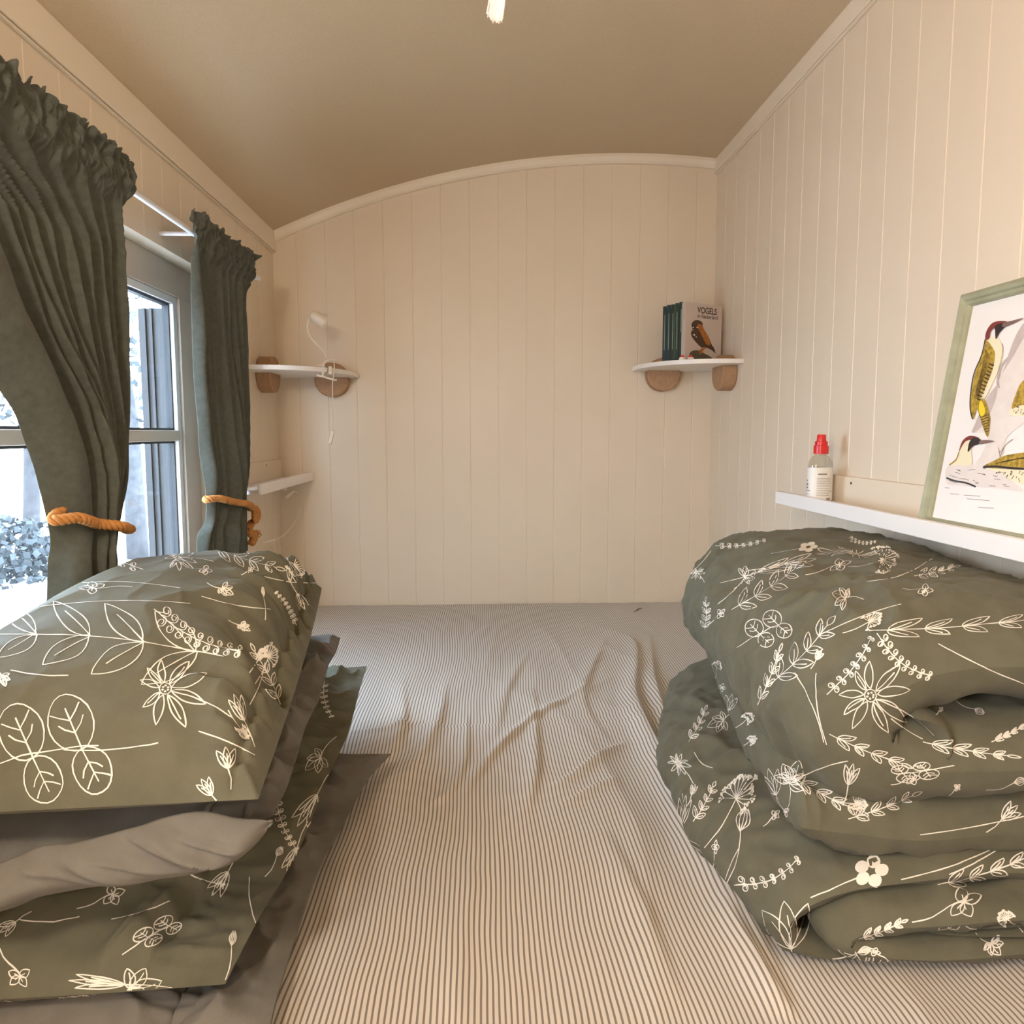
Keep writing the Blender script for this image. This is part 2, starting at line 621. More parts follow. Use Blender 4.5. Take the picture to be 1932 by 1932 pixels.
# lantern on a bracket outside, coloured pale to imitate a faint glass reflection
lx, ly = EX-0.16, P(272, 600, x=EX-0.16).y
lz0, lz1 = P(272, 640, x=lx).z, P(272, 585, x=lx).z
lt = thing('wall_lantern', (lx, ly, lz0), 'lantern coloured pale like a faint reflection, hanging outside the upper pane beside the grey jamb', 'lantern')
M['reflpale'] = mat('lantern_reflection_tone', (0.30, 0.32, 0.36), 0.5)
m = MB()
w0, w1 = 0.020, 0.036
for sx, sy in ((-1, -1), (-1, 1), (1, -1), (1, 1)):
    m.tube([(lx+sx*w0, ly+sy*w0, lz0), (lx+sx*w1, ly+sy*w1, lz1)], 0.003, 6)
m.box((lx-w0, ly-w0, lz0-0.004), (lx+w0, ly+w0, lz0))
m.build('lantern_frame', M['reflpale'], lt)
MB().lathe([(0.055, lz1-lz0), (0.050, lz1-lz0+0.006), (0.010, lz1-lz0+0.035)], (lx, ly, lz0), 4, rz=pi/4).build('lantern_roof', M['reflpale'], lt)
MB().tube([(lx, ly, lz1+0.03), (lx+0.03, ly, lz1+0.06), (EX, ly, lz1+0.06)], 0.004, 6).build('bracket', M['reflpale'], lt)
m = MB()
for k in range(4):
    a, b = pi/4+k*pi/2, pi/4+(k+1)*pi/2
    q0, q1 = w0*1.3, w1*1.3
    m.poly([(lx+q0*cos(a), ly+q0*sin(a), lz0), (lx+q0*cos(b), ly+q0*sin(b), lz0), (lx+q1*cos(b), ly+q1*sin(b), lz1), (lx+q1*cos(a), ly+q1*sin(a), lz1)])
m.build('lantern_glass', M['pane'], lt)

# ------------------------------------------------------------------ ceiling lamp (behind the top edge of the photo)
lp = thing('ceiling_lamp', (LAMP_AT[0], LAMP_AT[1], vault(LAMP_AT[0])), 'warm glowing bulb lamp on the ceiling above the top edge of the photo', 'lamp')
MB().lathe([(0.05, 0), (0.05, -0.015), (0.02, -0.03)], (LAMP_AT[0], LAMP_AT[1], vault(LAMP_AT[0])), 24).build('lamp_base', M['white'], lp, smooth=True, sharp=30)
MB().tube([(LAMP_AT[0], LAMP_AT[1], vault(LAMP_AT[0])-0.02), (LAMP_AT[0], LAMP_AT[1], LAMP_AT[2]+0.06)], 0.006, 8).build('stem', M['white'], lp)
gl = MB().lathe([(0.012, 0.055), (0.035, 0.035), (0.045, 0.0), (0.035, -0.03), (0.01, -0.045)], LAMP_AT, 20).build('globe', mat('opal_glass', (0.9, 0.85, 0.75), 0.4, emit=((1.0, 0.74, 0.46), 30)), lp, smooth=True)
ll = bpy.data.lights.new('bulb', 'POINT')
ll.energy, ll.color, ll.shadow_soft_size = 24.0, (1.0, 0.88, 0.74), 0.06
lo = bpy.data.objects.new('bulb', ll)
COL.objects.link(lo)
lo.parent = lp
lo.location = (0, 0, LAMP_AT[2]-vault(LAMP_AT[0])-0.12)

# ------------------------------------------------------------------ bed
bed = thing('bed', ((XL+XR)/2, 1.45, 0), 'wide built-in bed filling the room to the end wall', 'bed')
MB().box((XL+0.01, 0.28, 0.0), (XR-0.01, D-0.012, BZ-0.16)).build('bed_base', M['white'], bed)
MB().box((XL+0.012, 0.30, BZ-0.16), (XR-0.012, D-0.015, BZ-0.012)).build('mattress', M['page'], bed, bevel=0.02)


def bpt(px, py):
    p = P(px, py, z=BZ)
    return (p.x, p.y)


# creases of the sheet: polyline on the bed, height, half width
CREASE = [
    ([(1170, 1280), (1010, 1360), (900, 1470), (872, 1545)], 0.007, 0.020),
    ([(1005, 1290), (1012, 1400), (1010, 1480), (985, 1560)], 0.007, 0.022),
    ([(1060, 1180), (1190, 1215), (1200, 1330), (1275, 1480), (1330, 1600), (1420, 1760), (1500, 1932)], 0.016, 0.034),
    ([(1150, 1200), (1120, 1260), (1100, 1330), (1160, 1420)], 0.006, 0.03),
    ([(1225, 1200), (1235, 1290), (1260, 1370), (1320, 1480)], 0.011, 0.026),
    ([(1030, 1500), (1080, 1470), (1150, 1420), (1190, 1400)], 0.007, 0.016),
    ([(1040, 1540), (1110, 1500), (1170, 1470)], 0.006, 0.014),
    ([(840, 1290), (830, 1360), (790, 1440), (740, 1500)], 0.008, 0.030),
    ([(760, 1300), (760, 1380), (720, 1450)], 0.006, 0.026),
    ([(880, 1350), (880, 1430), (850, 1500), (800, 1520)], 0.007, 0.018),
    ([(660, 1385), (740, 1380), (800, 1365)], 0.005, 0.012),
    ([(900, 1640), (880, 1740), (850, 1932)], 0.004, 0.03),
    ([(1130, 1560), (1200, 1700), (1290, 1932)], 0.006, 0.035),
    ([(880, 1240), (900, 1200), (930, 1180)], 0.004, 0.03),
    ([(1000, 1230), (960, 1300), (930, 1400)], 0.005, 0.03),
    ([(1360, 1700), (1440, 1850), (1500, 1932)], 0.009, 0.022),
    ([(680, 1560), (640, 1700), (600, 1850)], 0.006, 0.03),
]
CR = []
for pts, h, w in CREASE:
    q = [Vector((*bpt(*p), 0)) for p in pts]
    CR.append(([(v.x, v.y) for v in spline(q, 6)], h, w))


def seg_d(px, py, pts):
    best, at = 9, 0
    n = len(pts)-1
    for i in range(n):
        ax, ay = pts[i]
        bx, by = pts[i+1]
        dx, dy = bx-ax, by-ay
        L = dx*dx+dy*dy+1e-12
        t = max(0, min(1, ((px-ax)*dx+(py-ay)*dy)/L))
        d = sqrt((px-ax-dx*t)**2+(py-ay-dy*t)**2)
        if d < best:
            s = 1 if (dx*(py-ay)-dy*(px-ax)) > 0 else -1
            best, at, sg = d, (i+t)/n, s
    return best, at, sg


def sheet_z(x, y):
    z = 0.0
    for pts, h, w in CR:
        x0 = min(p[0] for p in pts)-3*w
        x1 = max(p[0] for p in pts)+3*w
        y0 = min(p[1] for p in pts)-3*w
        y1 = max(p[1] for p in pts)+3*w
        if not (x0 < x < x1 and y0 < y < y1):
            continue
        d, t, sg = seg_d(x, y, pts)
        ww = w*(0.42 if sg > 0 else 1.15)
        h = h*1.5
        z += h*exp(-(d/ww)**2*1.6)*(sin(pi*t) if 0 < t < 1 else 0)**1.1
    f = sstep(2.62, 2.2, y)
    z += f*0.010*noise.noise(Vector((x*3.2, y*1.3, 3.1)))
    z += f*0.004*noise.noise(Vector((x*9, y*3.0, 7.7)))
    z += 0.0018*noise.noise(Vector((x*26, y*9, 1.7)))
    z += f*0.005*max(1-3*abs(noise.noise(Vector((x*5+0.3*y, y*1.6, 4.4)))), 0)**2
    return BZ + z + 0.004


mb = MB()
SX0, SX1, SY0, SY1 = XL+0.004, XR-0.004, 0.28, D-0.004
NU, NV = 420, 360


def sheet(u, v):
    x, y = lerp(SX0, SX1, u), lerp(SY0, SY1, v)
    z = sheet_z(x, y)
    if v < 0.02:
        z -= 0.12*(1-v/0.02)
    return (x, y, z)


mb.grid(sheet, NU, NV)
sh = mb.build('sheet', M['stripe'], bed, smooth=True, fix=False)
me = sh.data
uvl = me.uv_layers.new(name='weave')
co = [v.co for v in me.vertices]
# arc length across the sheet so the woven stripes follow the folds
wv = [0.0]*len(co)
for j in range(NV+1):
    acc = 0.0
    prev = None
    for i in range(NU+1):
        c = co[i*(NV+1)+j]
        if prev is not None:
            acc += sqrt((c.x-prev.x)**2+1.0*(c.z-prev.z)**2)
        prev = c
        y = c.y
        k = i*(NV+1)+j
        warp = 0.012*noise.noise(Vector((c.x*2.0, y*2.2, 5.0)))+0.006*noise.noise(Vector((c.x*6, y*5, 9.0)))+0.0016*noise.noise(Vector((c.x*22, y*13, 2.0)))
        wv[k] = (acc*0.3+(c.x-SX0)*0.7+warp)/0.0070
for li, l in enumerate(me.loops):
    uvl.data[li].uv = (wv[l.vertex_index], co[l.vertex_index].y)

# ------------------------------------------------------------------ line drawings printed on the bed linen
C = complex


def leaf(b, t, w=0.28, mid=0.6, lean=0.0):
    d = t-b
    n = d*1j
    out = [b]
    for s in (1, -1):
        side = [b+d*q+n*s*w*(sin(pi*q)**0.8)*(1-0.25*q)+n*lean*sin(pi*q) for q in [i/10 for i in range(1, 10)]]
        if s == 1:
            out += side+[t]
        else:
            out += list(reversed(side))+[b]
    r = [out]
    if mid:
        r.append([b+d*q*mid+n*(lean+0.03)*sin(pi*q*mid) for q in [i/6 for i in range(7)]])
    return r


def arc(c, r, a0, a1, n=12, ry=None):
    ry = ry or r
    return [c+C(r*cos(a0+(a1-a0)*i/n), ry*sin(a0+(a1-a0)*i/n)) for i in range(n+1)]


def m_branch(rnd, n=4):
    st = [C(t, 0.05*sin(t*3)) for t in [i/14 for i in range(15)]]
    r = [st]
    for i in range(n):
        t = 0.12+0.72*i/(n-1)
        b = C(t, 0.05*sin(t*3))
        L = 0.26*(1-0.35*t)*rnd.uniform(.9, 1.15)
        r += leaf(b, b+C(L*0.75, L*0.8), 0.24, 0.7)
        r += leaf(b, b+C(L*0.85, -L*0.85), 0.22, 0.7)
    r += leaf(C(1, 0.01), C(1.16, 0.0), 0.3, 0)
    return r


def m_daisy(rnd, n=9):
    c = C(0, 0)
    r = [arc(c, 0.11, 0, 2*pi)]
    for k in range(6):
        a = k*1.1
        r.append(arc(c+0.055*C(cos(a), sin(a)), 0.014, 0, 2*pi, 5))
    for k in range(n):
        a = 2*pi*k/n+rnd.uniform(-.12, .12)
        L = (0.40+0.28*(0.5+0.5*cos(a)))*rnd.uniform(.85, 1.1)
        d = C(cos(a), sin(a))
        r += leaf(c+0.12*d, c+(0.12+L)*d*C(1, rnd.uniform(-.15, .15)), 0.17, 0.75 if k % 2 else 0, rnd.uniform(-.06, .06))
    r.append([C(0.1, 0)+C(t*1.25, -0.12*sin(t*2.5)) for t in [i/12 for i in range(13)]])
    return r


def m_round(rnd):
    r = [[C(t, 0.03*sin(4*t)) for t in [i/12 for i in range(13)]]]
    for t, s in ((0.12, 1), (0.12, -1), (0.5, 1), (0.5, -1)):
        b = C(t, 0)
        tip = b+C(0.10*s, 0.36*s if s > 0 else -0.30)
        d = tip-b
        n = d*1j
        out = [b+d*(0.5-0.5*cos(a))+n*0.46*sin(a) for a in [2*pi*i/20 for i in range(21)]]
        r.append(out)
        r.append([b, b+d*0.78])
        for q in (0.3, 0.55):
            r.append([b+d*q, b+d*(q+0.12)+n*0.18, b+d*(q+0.24)+n*0.34*(1-abs(q-.5))])
            r.append([b+d*q, b+d*(q+0.12)-n*0.18, b+d*(q+0.24)-n*0.34*(1-abs(q-.5))])
    return r


def m_fern(rnd, n=8):
    n = rnd.choice((7, 8, 9))
    bend = rnd.uniform(0.06, 0.16)
    st = [C(t, bend*sin(t*2.8)) for t in [i/14 for i in range(15)]]
    r = [st]
    for i in range(n):
        t = 0.10+0.88*i/(n-1)
        b = C(t, bend*sin(t*2.8))
        R = 0.046*(1.2-0.5*t)*rnd.uniform(.85, 1.1)
        for s in (1, -1):
            a = 0.5*s+rnd.uniform(-.2, .2)
            c = b+C(0.035, s*R*1.25)
            sp = []
            for q in range(20):
                w = q/19*2*pi*1.35
                rr = R*(1-0.62*q/19)
                z = C(rr*0.85*cos(-s*pi/2+s*w), rr*1.15*sin(-s*pi/2+s*w))
                sp.append(c+z*C(cos(a*.6), sin(a*.6)))
            r.append([b]+sp)
    return r


def m_tulip(rnd):
    r = [[C(t*0.72, 0.08*sin(t*3)) for t in [i/12 for i in range(13)]]]
    b = C(0.72, 0.08*sin(3.0))
    t = C(1.0, 0.02)
    d = t-b
    n = d*1j
    for w in (-0.42, -0.2, 0.0, 0.2, 0.42):
        r.append([b+d*q+n*w*sin(pi*min(q*0.86, 1)) for q in [i/8 for i in range(9)]])
    top = []
    for k in range(7):
        top.append(t+n*(-0.2+0.4*k/6)+d*(0.12 if k % 2 else 0.0))
    r.append(top)
    return r


def m_clover(rnd):
    r = [[C(t*0.75, 0.04*sin(t*5)) for t in [i/8 for i in range(9)]]]
    b = C(0.75, 0.0)
    for a in (0.0, 1.5, -1.5, 2.6):
        d = C(cos(a), sin(a))*0.26
        r += leaf(b, b+d, 0.38, 0.5)
    return r


def m_umbel(rnd):
    r = [[C(t*0.62, 0.05*sin(t*3)) for t in [i/8 for i in range(9)]]]
    b = C(0.62, 0.0)
    for k in range(13):
        a = -1.9+3.8*k/12
        L = 0.24*rnd.uniform(.75, 1.1)
        e = b+L*C(cos(a), sin(a))
        r.append([b, e])
        for q in (-0.5, 0, 0.5):
            r.append([e, e+0.07*C(cos(a+q), sin(a+q))])
            r.append(arc(e+0.07*C(cos(a+q), sin(a+q)), 0.014, 0, 2*pi, 4))
    return r


def m_lily(rnd):
    r = [[C(-1.0+t, 0.10*sin(t*3)) for t in [i/10 for i in range(10)]]]
    for a, L in ((0.9, 0.55), (0.25, 0.75), (-0.5, 0.6), (-1.3, 0.5), (1.9, 0.45)):
        d = C(cos(a), sin(a))*L
        r += leaf(C(0, 0), d, 0.30, 0.8, 0.06)
    return r


def m_fill(rnd):
    r = [[C(t*0.7, 0.0) for t in [i/6 for i in range(7)]]]
    b = C(0.82, 0)
    for k in range(5):
        a = 0.3+2*pi*k/5
        c = b+0.135*C(cos(a), sin(a))
        r.append(('fill', arc(c, 0.088, 0, 2*pi, 14)))
    return r


def m_bud(rnd):
    r = []
    for a in (-0.5, 0.0, 0.5):
        d = C(cos(a), sin(a))
        r += leaf(C(0, 0), d, 0.2, 0.7)
    r.append([C(0, 0), C(-0.5, 0.08), C(-1, 0.0)])
    return r


def m_line(rnd):
    return [[C(t, 0.06*sin(t*3.2)) for t in [i/12 for i in range(13)]]]


MOTIF = dict(branch=m_branch, daisy=m_daisy, round=m_round, fern=m_fern, tulip=m_tulip, clover=m_clover, umbel=m_umbel, lily=m_lily, fill=m_fill, bud=m_bud, line=m_line)


def resample(pl, step):
    out = [pl[0]]
    for a, b in zip(pl, pl[1:]):
        d = abs(b-a)
        n = max(1, int(math.ceil(d/step)))
        out += [a+(b-a)*i/n for i in range(1, n+1)]
    return out


def ribbon(mb, pts, nrm, w, mi=1, lift=0.0007):
    """thin printed stroke lying on the cloth"""
    run = []
    runs = []
    for p, n in zip(pts, nrm):
        if p is None or (run and (p-run[-1][0]).length > 0.02):
            if len(run) > 1:
                runs.append(run)
            run = []
        if p is not None:
            run.append((p, n))
    if len(run) > 1:
        runs.append(run)
    for run in runs:
        vs, fs = [], []
        N = len(run)
        for i, (p, n) in enumerate(run):
            t = run[min(i+1, N-1)][0]-run[max(i-1, 0)][0]
            if t.length < 1e-7:
                t = Vector((1, 0, 0))
            s = n.cross(t).normalized()
            ww = w*(0.75+0.35*noise.noise(p*60))
            q = p+n*lift
            vs += [q+s*ww/2, q-s*ww/2]
        for i in range(N-1):
            fs.append((2*i, 2*i+1, 2*i+3, 2*i+2))
        mb.add(vs, fs, mi)


def print_on(mb, motifs, w=0.0017, seed=1, extra=0, box=None):
    """draw the motifs seen in the photo where they lie on this cloth, then scatter more over its hidden sides"""
    bvh = BVHTree.FromPolygons([tuple(v) for v in mb.v], [f for f in mb.f])
    rnd = random.Random(seed)
    jobs = []
    for kind, (ox, oy), (ex, ey), k in motifs:
        A = C(ex-ox, ey-oy)
        B = A*1j*k
        for pl in MOTIF[kind](rnd):
            fill = isinstance(pl, tuple)
            pl = pl[1] if fill else pl
            w0, w1 = rnd.uniform(0, 90), rnd.uniform(0, 90)
            pl = [z+0.012*C(noise.noise(Vector((z.real*6+w0, z.imag*6, 1))), noise.noise(Vector((z.real*6, z.imag*6+w1, 4)))) for z in pl]
            pts = [C(ox, oy)+A*z.real+B*z.imag for z in pl]
            if not fill:
                pts = resample(pts, 5.0)
            P3, N3 = [], []
            for z in pts:
                d = ray(z.real, z.imag).normalized()
                hit = bvh.ray_cast(EYE, d)
                if hit[0] is None:
                    P3.append(None)
                    N3.append(None)
                else:
                    n = hit[1] if hit[1].dot(d) < 0 else -hit[1]
                    P3.append(hit[0])
                    N3.append(n)
            jobs.append((fill, P3, N3))
    kinds = ['branch', 'daisy', 'clover', 'tulip', 'fern', 'lily', 'bud']
    tries = 0
    done = 0
    while done < extra and tries < extra*30:
        tries += 1
        f = mb.f[rnd.randrange(len(mb.f))]
        c = sum((mb.v[i] for i in f), Vector())/len(f)
        n = (mb.v[f[1]]-mb.v[f[0]]).cross(mb.v[f[2]]-mb.v[f[0]])
        if n.length < 1e-12:
            continue
        n.normalize()
        if not box or not (box[0] < c.x < box[1]):
            continue
        d = c-EYE
        e = ROT.transposed() @ d
        if n.dot(d) < 0 and -60 < CX+FPX*e.x/-e.z < 1990 and -60 < CY-FPX*e.y/-e.z < 1990:
            continue
        T = n.cross(Vector((rnd.gauss(0, 1), rnd.gauss(0, 1), rnd.gauss(0, 1))))
        if T.length < 1e-3:
            continue
        T.normalize()
        Bv = n.cross(T)
        L = rnd.uniform(0.06, 0.10)
        for pl in MOTIF[rnd.choice(kinds)](rnd):
            if isinstance(pl, tuple):
                continue
            P3, N3 = [], []
            for z in resample(pl, 0.06):
                o = c+T*z.real*L+Bv*z.imag*L
                hit = bvh.ray_cast(o+n*0.03, -n, 0.06)
                P3.append(hit[0])
                N3.append(None if hit[0] is None else (hit[1] if hit[1].dot(n) > 0 else -hit[1]))
            jobs.append((False, P3, N3))
        done += 1
    for fill, P3, N3 in jobs:
        if fill:
            if all(p is not None for p in P3):
                mb.poly([p+n*0.0009 for p, n in zip(P3, N3)], 1)
        else:
            ribbon(mb, P3, N3, w)


def ridge(p, sx, sy, sz, seed=0.0):
    n = noise.noise(Vector((p.x*sx+seed, p.y*sy-seed, p.z*sz+seed*.7)))
    return (1-abs(n)*2.2)


def wrinkle(p, amt, seed, dirx=1.0, diry=1.0, dirz=1.0):
    w = Vector((noise.noise(p*5+Vector((seed, 0, 0))), noise.noise(p*5+Vector((0, seed, 0))), 0))*0.06
    q = p+w
    a = ridge(q, 7*dirx, 7*diry, 7*dirz, seed)
    b = ridge(q, 17*dirx, 15*diry, 16*dirz, seed+3)
    c = noise.noise(Vector((q.x*40*dirx, q.y*40*diry, q.z*40*dirz)))
    return amt*(max(a, 0)**2*0.9+max(b, 0)**2*0.4+0.12*c-0.5)


def pillow_mesh(NL, NR, FR, FL, top, bot, fr=0.10, pinch=(0.02, 0.02, 0.02), p=2.6, amt=0.007, seed=1.0, gather=0.006, sag=None, nu=210, nv=190, c=0.55, flare=0.0):
    mb = MB()
    NL, NR, FR, FL = map(Vector, (NL, NR, FR, FL))

    def fn(side):
        def f(u, v):
            b = NL.lerp(NR, u).lerp(FL.lerp(FR, u), v)
            b = b.copy()
            b.x -= pinch[0]*4*v*(1-v)*sstep(0.5, 1, u)
            b.y += pinch[1]*4*u*(1-u)*(1-v)
            b.y -= pinch[2]*4*u*(1-u)*v
            uu = min(u/(1-fr), 1.0)
            pu = max(1-abs(2*uu-1)**p, 0)
            pv = max(1-abs(2*v-1)**p, 0)
            h = (pu*pv)**c
            edge = min(1.0, min(u, 1-u)*25, min(v, 1-v)*25)
            th = top if side > 0 else bot
            z = side*(th*h+0.0028*edge)
            g = exp(-((u-(1-fr))/0.16)**2)
            q = Vector((b.x, b.y, b.z+z))
            w = wrinkle(Vector((b.x, b.y, 0.2*side)), amt, seed, 0.8, 1.0)*edge*(0.45+1.3*g)
            w2 = gather*g*(ridge(Vector((b.x*0.35, b.y+0.25*b.x, 0)), 9, 17, 1, seed+9)+0.5*ridge(Vector((b.x*0.8, b.y, 0)), 12, 34, 1, seed+5))*edge
            if u > 1-fr:
                w2 += flare*sin((v*5.3+seed)*pi)*(u-(1-fr))/fr
                if side < 0:
                    w2 += 0
            q.z += (w+w2) if side > 0 else (w2 if u > 1-fr else -abs(w)*0.3)
            if sag:
                q.z += sag(u, v)
            return q
        return f
    mb.grid(fn(1), nu, nv)
    n0 = len(mb.f)
    mb.grid(fn(-1), nu, nv)
    mb.f[n0:] = [tuple(reversed(f)) for f in mb.f[n0:]]
    return mb


LX = XL+0.04


def bz(p, z):
    return Vector((p.x, p.y, BZ+z))


# ---- four pillows stacked on the left
fr4 = P(738, 1418, z=BZ+0.05)
p4 = pillow_mesh(bz(Vector((LX, 0.70, 0)), 0.012), bz(P(505, 1975, z=BZ+0.02), 0.02), bz(fr4, 0.05), bz(Vector((LX, 1.42, 0)), 0.04), 0.055, 0.016, fr=0.22, amt=0.016, seed=4.2, gather=0.015, pinch=(0.03, 0.0, 0.03), flare=0.004)
o4 = p4.build('pillow', M['grey'], smooth=True)
tag(o4, 'plain grey pillow at the bottom of the left pillow stack, lying on the striped sheet', 'pillow', 'pillows stacked on the left of the bed')

p3 = pillow_mesh(bz(Vector((LX, 0.715, 0)), 0.060), bz(P(425, 1860, z=BZ+0.075), 0.075), bz(P(692, 1252, z=BZ+0.135), 0.135), bz(Vector((LX, 1.50, 0)), 0.14), 0.07, 0.045, fr=0.20, amt=0.013, seed=8.1, gather=0.012, pinch=(-0.02, 0.0, 0.03), flare=0.006)
MOT3 = [
    ('fern', (612, 1285), (628, 1350), 1.1), ('lily', (605, 1430), (575, 1470), 0.9), ('bud', (598, 1500), (560, 1560), 0.5),
    ('fern', (520, 1505), (560, 1600), 0.9), ('clover', (145, 1715), (235, 1680), 0.8), ('tulip', (500, 1655), (530, 1600), 0.8),
    ('bud', (430, 1645), (400, 1690), 0.6), ('lily', (245, 1865), (320, 1830), 0.9), ('clover', (0, 1790), (50, 1860), 1.0), ('bud', (30, 1740), (0, 1760), 0.7),
    ('bud', (235, 1858), (130, 1850), 0.25), ('round', (330, 1740), (230, 1800), 0.5), ('line', (35, 1735), (150, 1730), 1), ('line', (470, 1655), (485, 1750), 1),
    ('tulip', (425, 1850), (440, 1760), 0.6), ('line', (340, 1640), (425, 1670), 1), ('line', (210, 1735), (320, 1700), 0.6), ('bud', (560, 1600), (540, 1650), 0.5)]
print_on(p3, MOT3, 0.0016, 3, 30, (-2, -0.30))
o3 = p3.build('pillow', [M['olive'], M['print']], smooth=True, fix=False)
tag(o3, 'olive flower-print pillow lying third from the top in the left stack, its case open', 'pillow', 'pillows stacked on the left of the bed')

p2 = pillow_mesh(bz(Vector((LX, 0.72, 0)), 0.150), bz(P(515, 1548, z=BZ+0.215), 0.215), bz(P(642, 1203, z=BZ+0.225), 0.225), bz(Vector((LX, 1.50, 0)), 0.23), 0.055, 0.050, fr=0.16, amt=0.020, seed=2.7, gather=0.024, pinch=(0.0, 0.0, 0.03), flare=0.006)
o2 = p2.build('pillow', M['grey'], smooth=True)
tag(o2, 'plain grey pillow directly under the top flower-print pillow on the left', 'pillow', 'pillows stacked on the left of the bed')

LIP = [(-180, 1668), (-60, 1640), (0, 1622), (60, 1600), (90, 1588), (170, 1572), (240, 1556), (300, 1537), (350, 1524), (400, 1521), (450, 1534), (490, 1540), (514, 1547)]
HEM = [(-180, 1760), (-60, 1728), (0, 1706), (60, 1686), (100, 1672), (200, 1657), (260, 1648), (310, 1640), (370, 1634), (420, 1622), (460, 1600), (492, 1575), (514, 1551)]
lip3 = spline([P(x, y, y=0.722) for x, y in LIP], 8)
hem3 = spline([P(x, y, y=0.722) for x, y in HEM], 8)


def flap(u, v):
    q = u*(len(lip3)-1)
    i = min(int(q), len(lip3)-2)
    a, b = lip3[i].lerp(lip3[i+1], q-i), hem3[i].lerp(hem3[i+1], q-i)
    p = a.lerp(b, v)
    p.y = 0.722-0.030*sin(pi*min(v*0.9+0.05, 1))**0.8*sstep(1.0, 0.85, u)-0.006
    p.y += 0.008*noise.noise(Vector((p.x*9, p.z*26+p.x*6, 3)))+0.004*noise.noise(Vector((p.x*22, p.z*60+p.x*10, 5)))
    p.y -= wrinkle(Vector((p.x, p.z*1.5+p.x*0.4, 0)), 0.013, 4.4, 0.6, 1.6)*sin(pi*min(v*0.9+0.05, 1))
    p.x = max(p.x, XL+0.02)
    return p


fl = MB().grid(flap, 140, 40).build('case_flap', M['grey'], o2, smooth=True)
sd = fl.modifiers.new('thickness', 'SOLIDIFY')
sd.thickness, sd.offset = 0.0022, 0

p1 = pillow_mesh(bz(Vector((LX, 0.72, 0)), 0.258), bz(P(487, 1508, z=BZ+0.285), 0.285), bz(P(607, 1110, z=BZ+0.33), 0.33), bz(Vector((LX, 1.48, 0)), 0.30), 0.150, 0.03, fr=0.06, amt=0.013, seed=6.3, gather=0.026, pinch=(-0.006, 0.0, 0.04), p=2.3, c=0.52)
MOT1 = [
    ('branch', (530, 1330), (480, 1230), 0.6), ('line', (470, 1330), (500, 1250), 0.8), ('fern', (560, 1180), (520, 1120), 0.7), ('clover', (350, 1070), (400, 1078), 0.7), ('bud', (560, 1120), (575, 1150), 0.6), ('umbel', (430, 1340), (470, 1400), 0.4),
    ('branch', (420, 1240), (0, 1200), 0.75), ('daisy', (312, 1300), (402, 1345), 1.0), ('round', (185, 1408), (-60, 1452), 1.15), ('line', (120, 1415), (300, 1402), 0.6),
    ('fern', (290, 1150), (450, 1222), 0.9), ('tulip', (340, 1110), (55, 1100), 0.35), ('clover', (250, 1108), (150, 1110), 0.45), ('line', (0, 1158), (360, 1138), -0.6),
    ('daisy', (335, 1052), (385, 1060), 0.75), ('fern', (270, 1075), (130, 1055), 0.5), ('lily', (420, 1110), (450, 1120), 0.9), ('line', (380, 1125), (510, 1150), 0.6),
    ('branch', (400, 1032), (520, 1070), 0.6), ('clover', (455, 1085), (478, 1072), 0.8), ('umbel', (520, 1030), (575, 1090), 0.6), ('bud', (545, 1060), (560, 1100), 0.6),
    ('line', (490, 1085), (600, 1100), 0.8), ('umbel', (480, 1290), (520, 1210), 0.7), ('fill', (470, 1270), (500, 1225), 0.8), ('line', (375, 1380), (480, 1425), -0.5),
    ('bud', (430, 1450), (425, 1410), 0.9), ('bud', (400, 1500), (380, 1470), 0.8), ('lily', (5, 1275), (20, 1300), 0.9), ('line', (20, 1265), (130, 1275), 0.6),
    ('tulip', (500, 1170), (495, 1110), 0.4), ('lily', (455, 1180), (480, 1190), 0.7), ('bud', (460, 1360), (440, 1310), 0.5), ('clover', (300, 1020), (230, 1030), 0.5)]
print_on(p1, MOT1, 0.0018, 5, 16, (-2, -0.45))
o1 = p1.build('pillow', [M['olive'], M['print']], smooth=True, fix=False)
tag(o1, 'plump olive flower-print pillow on top of the left stack, nearest the window', 'pillow', 'pillows stacked on the left of the bed')


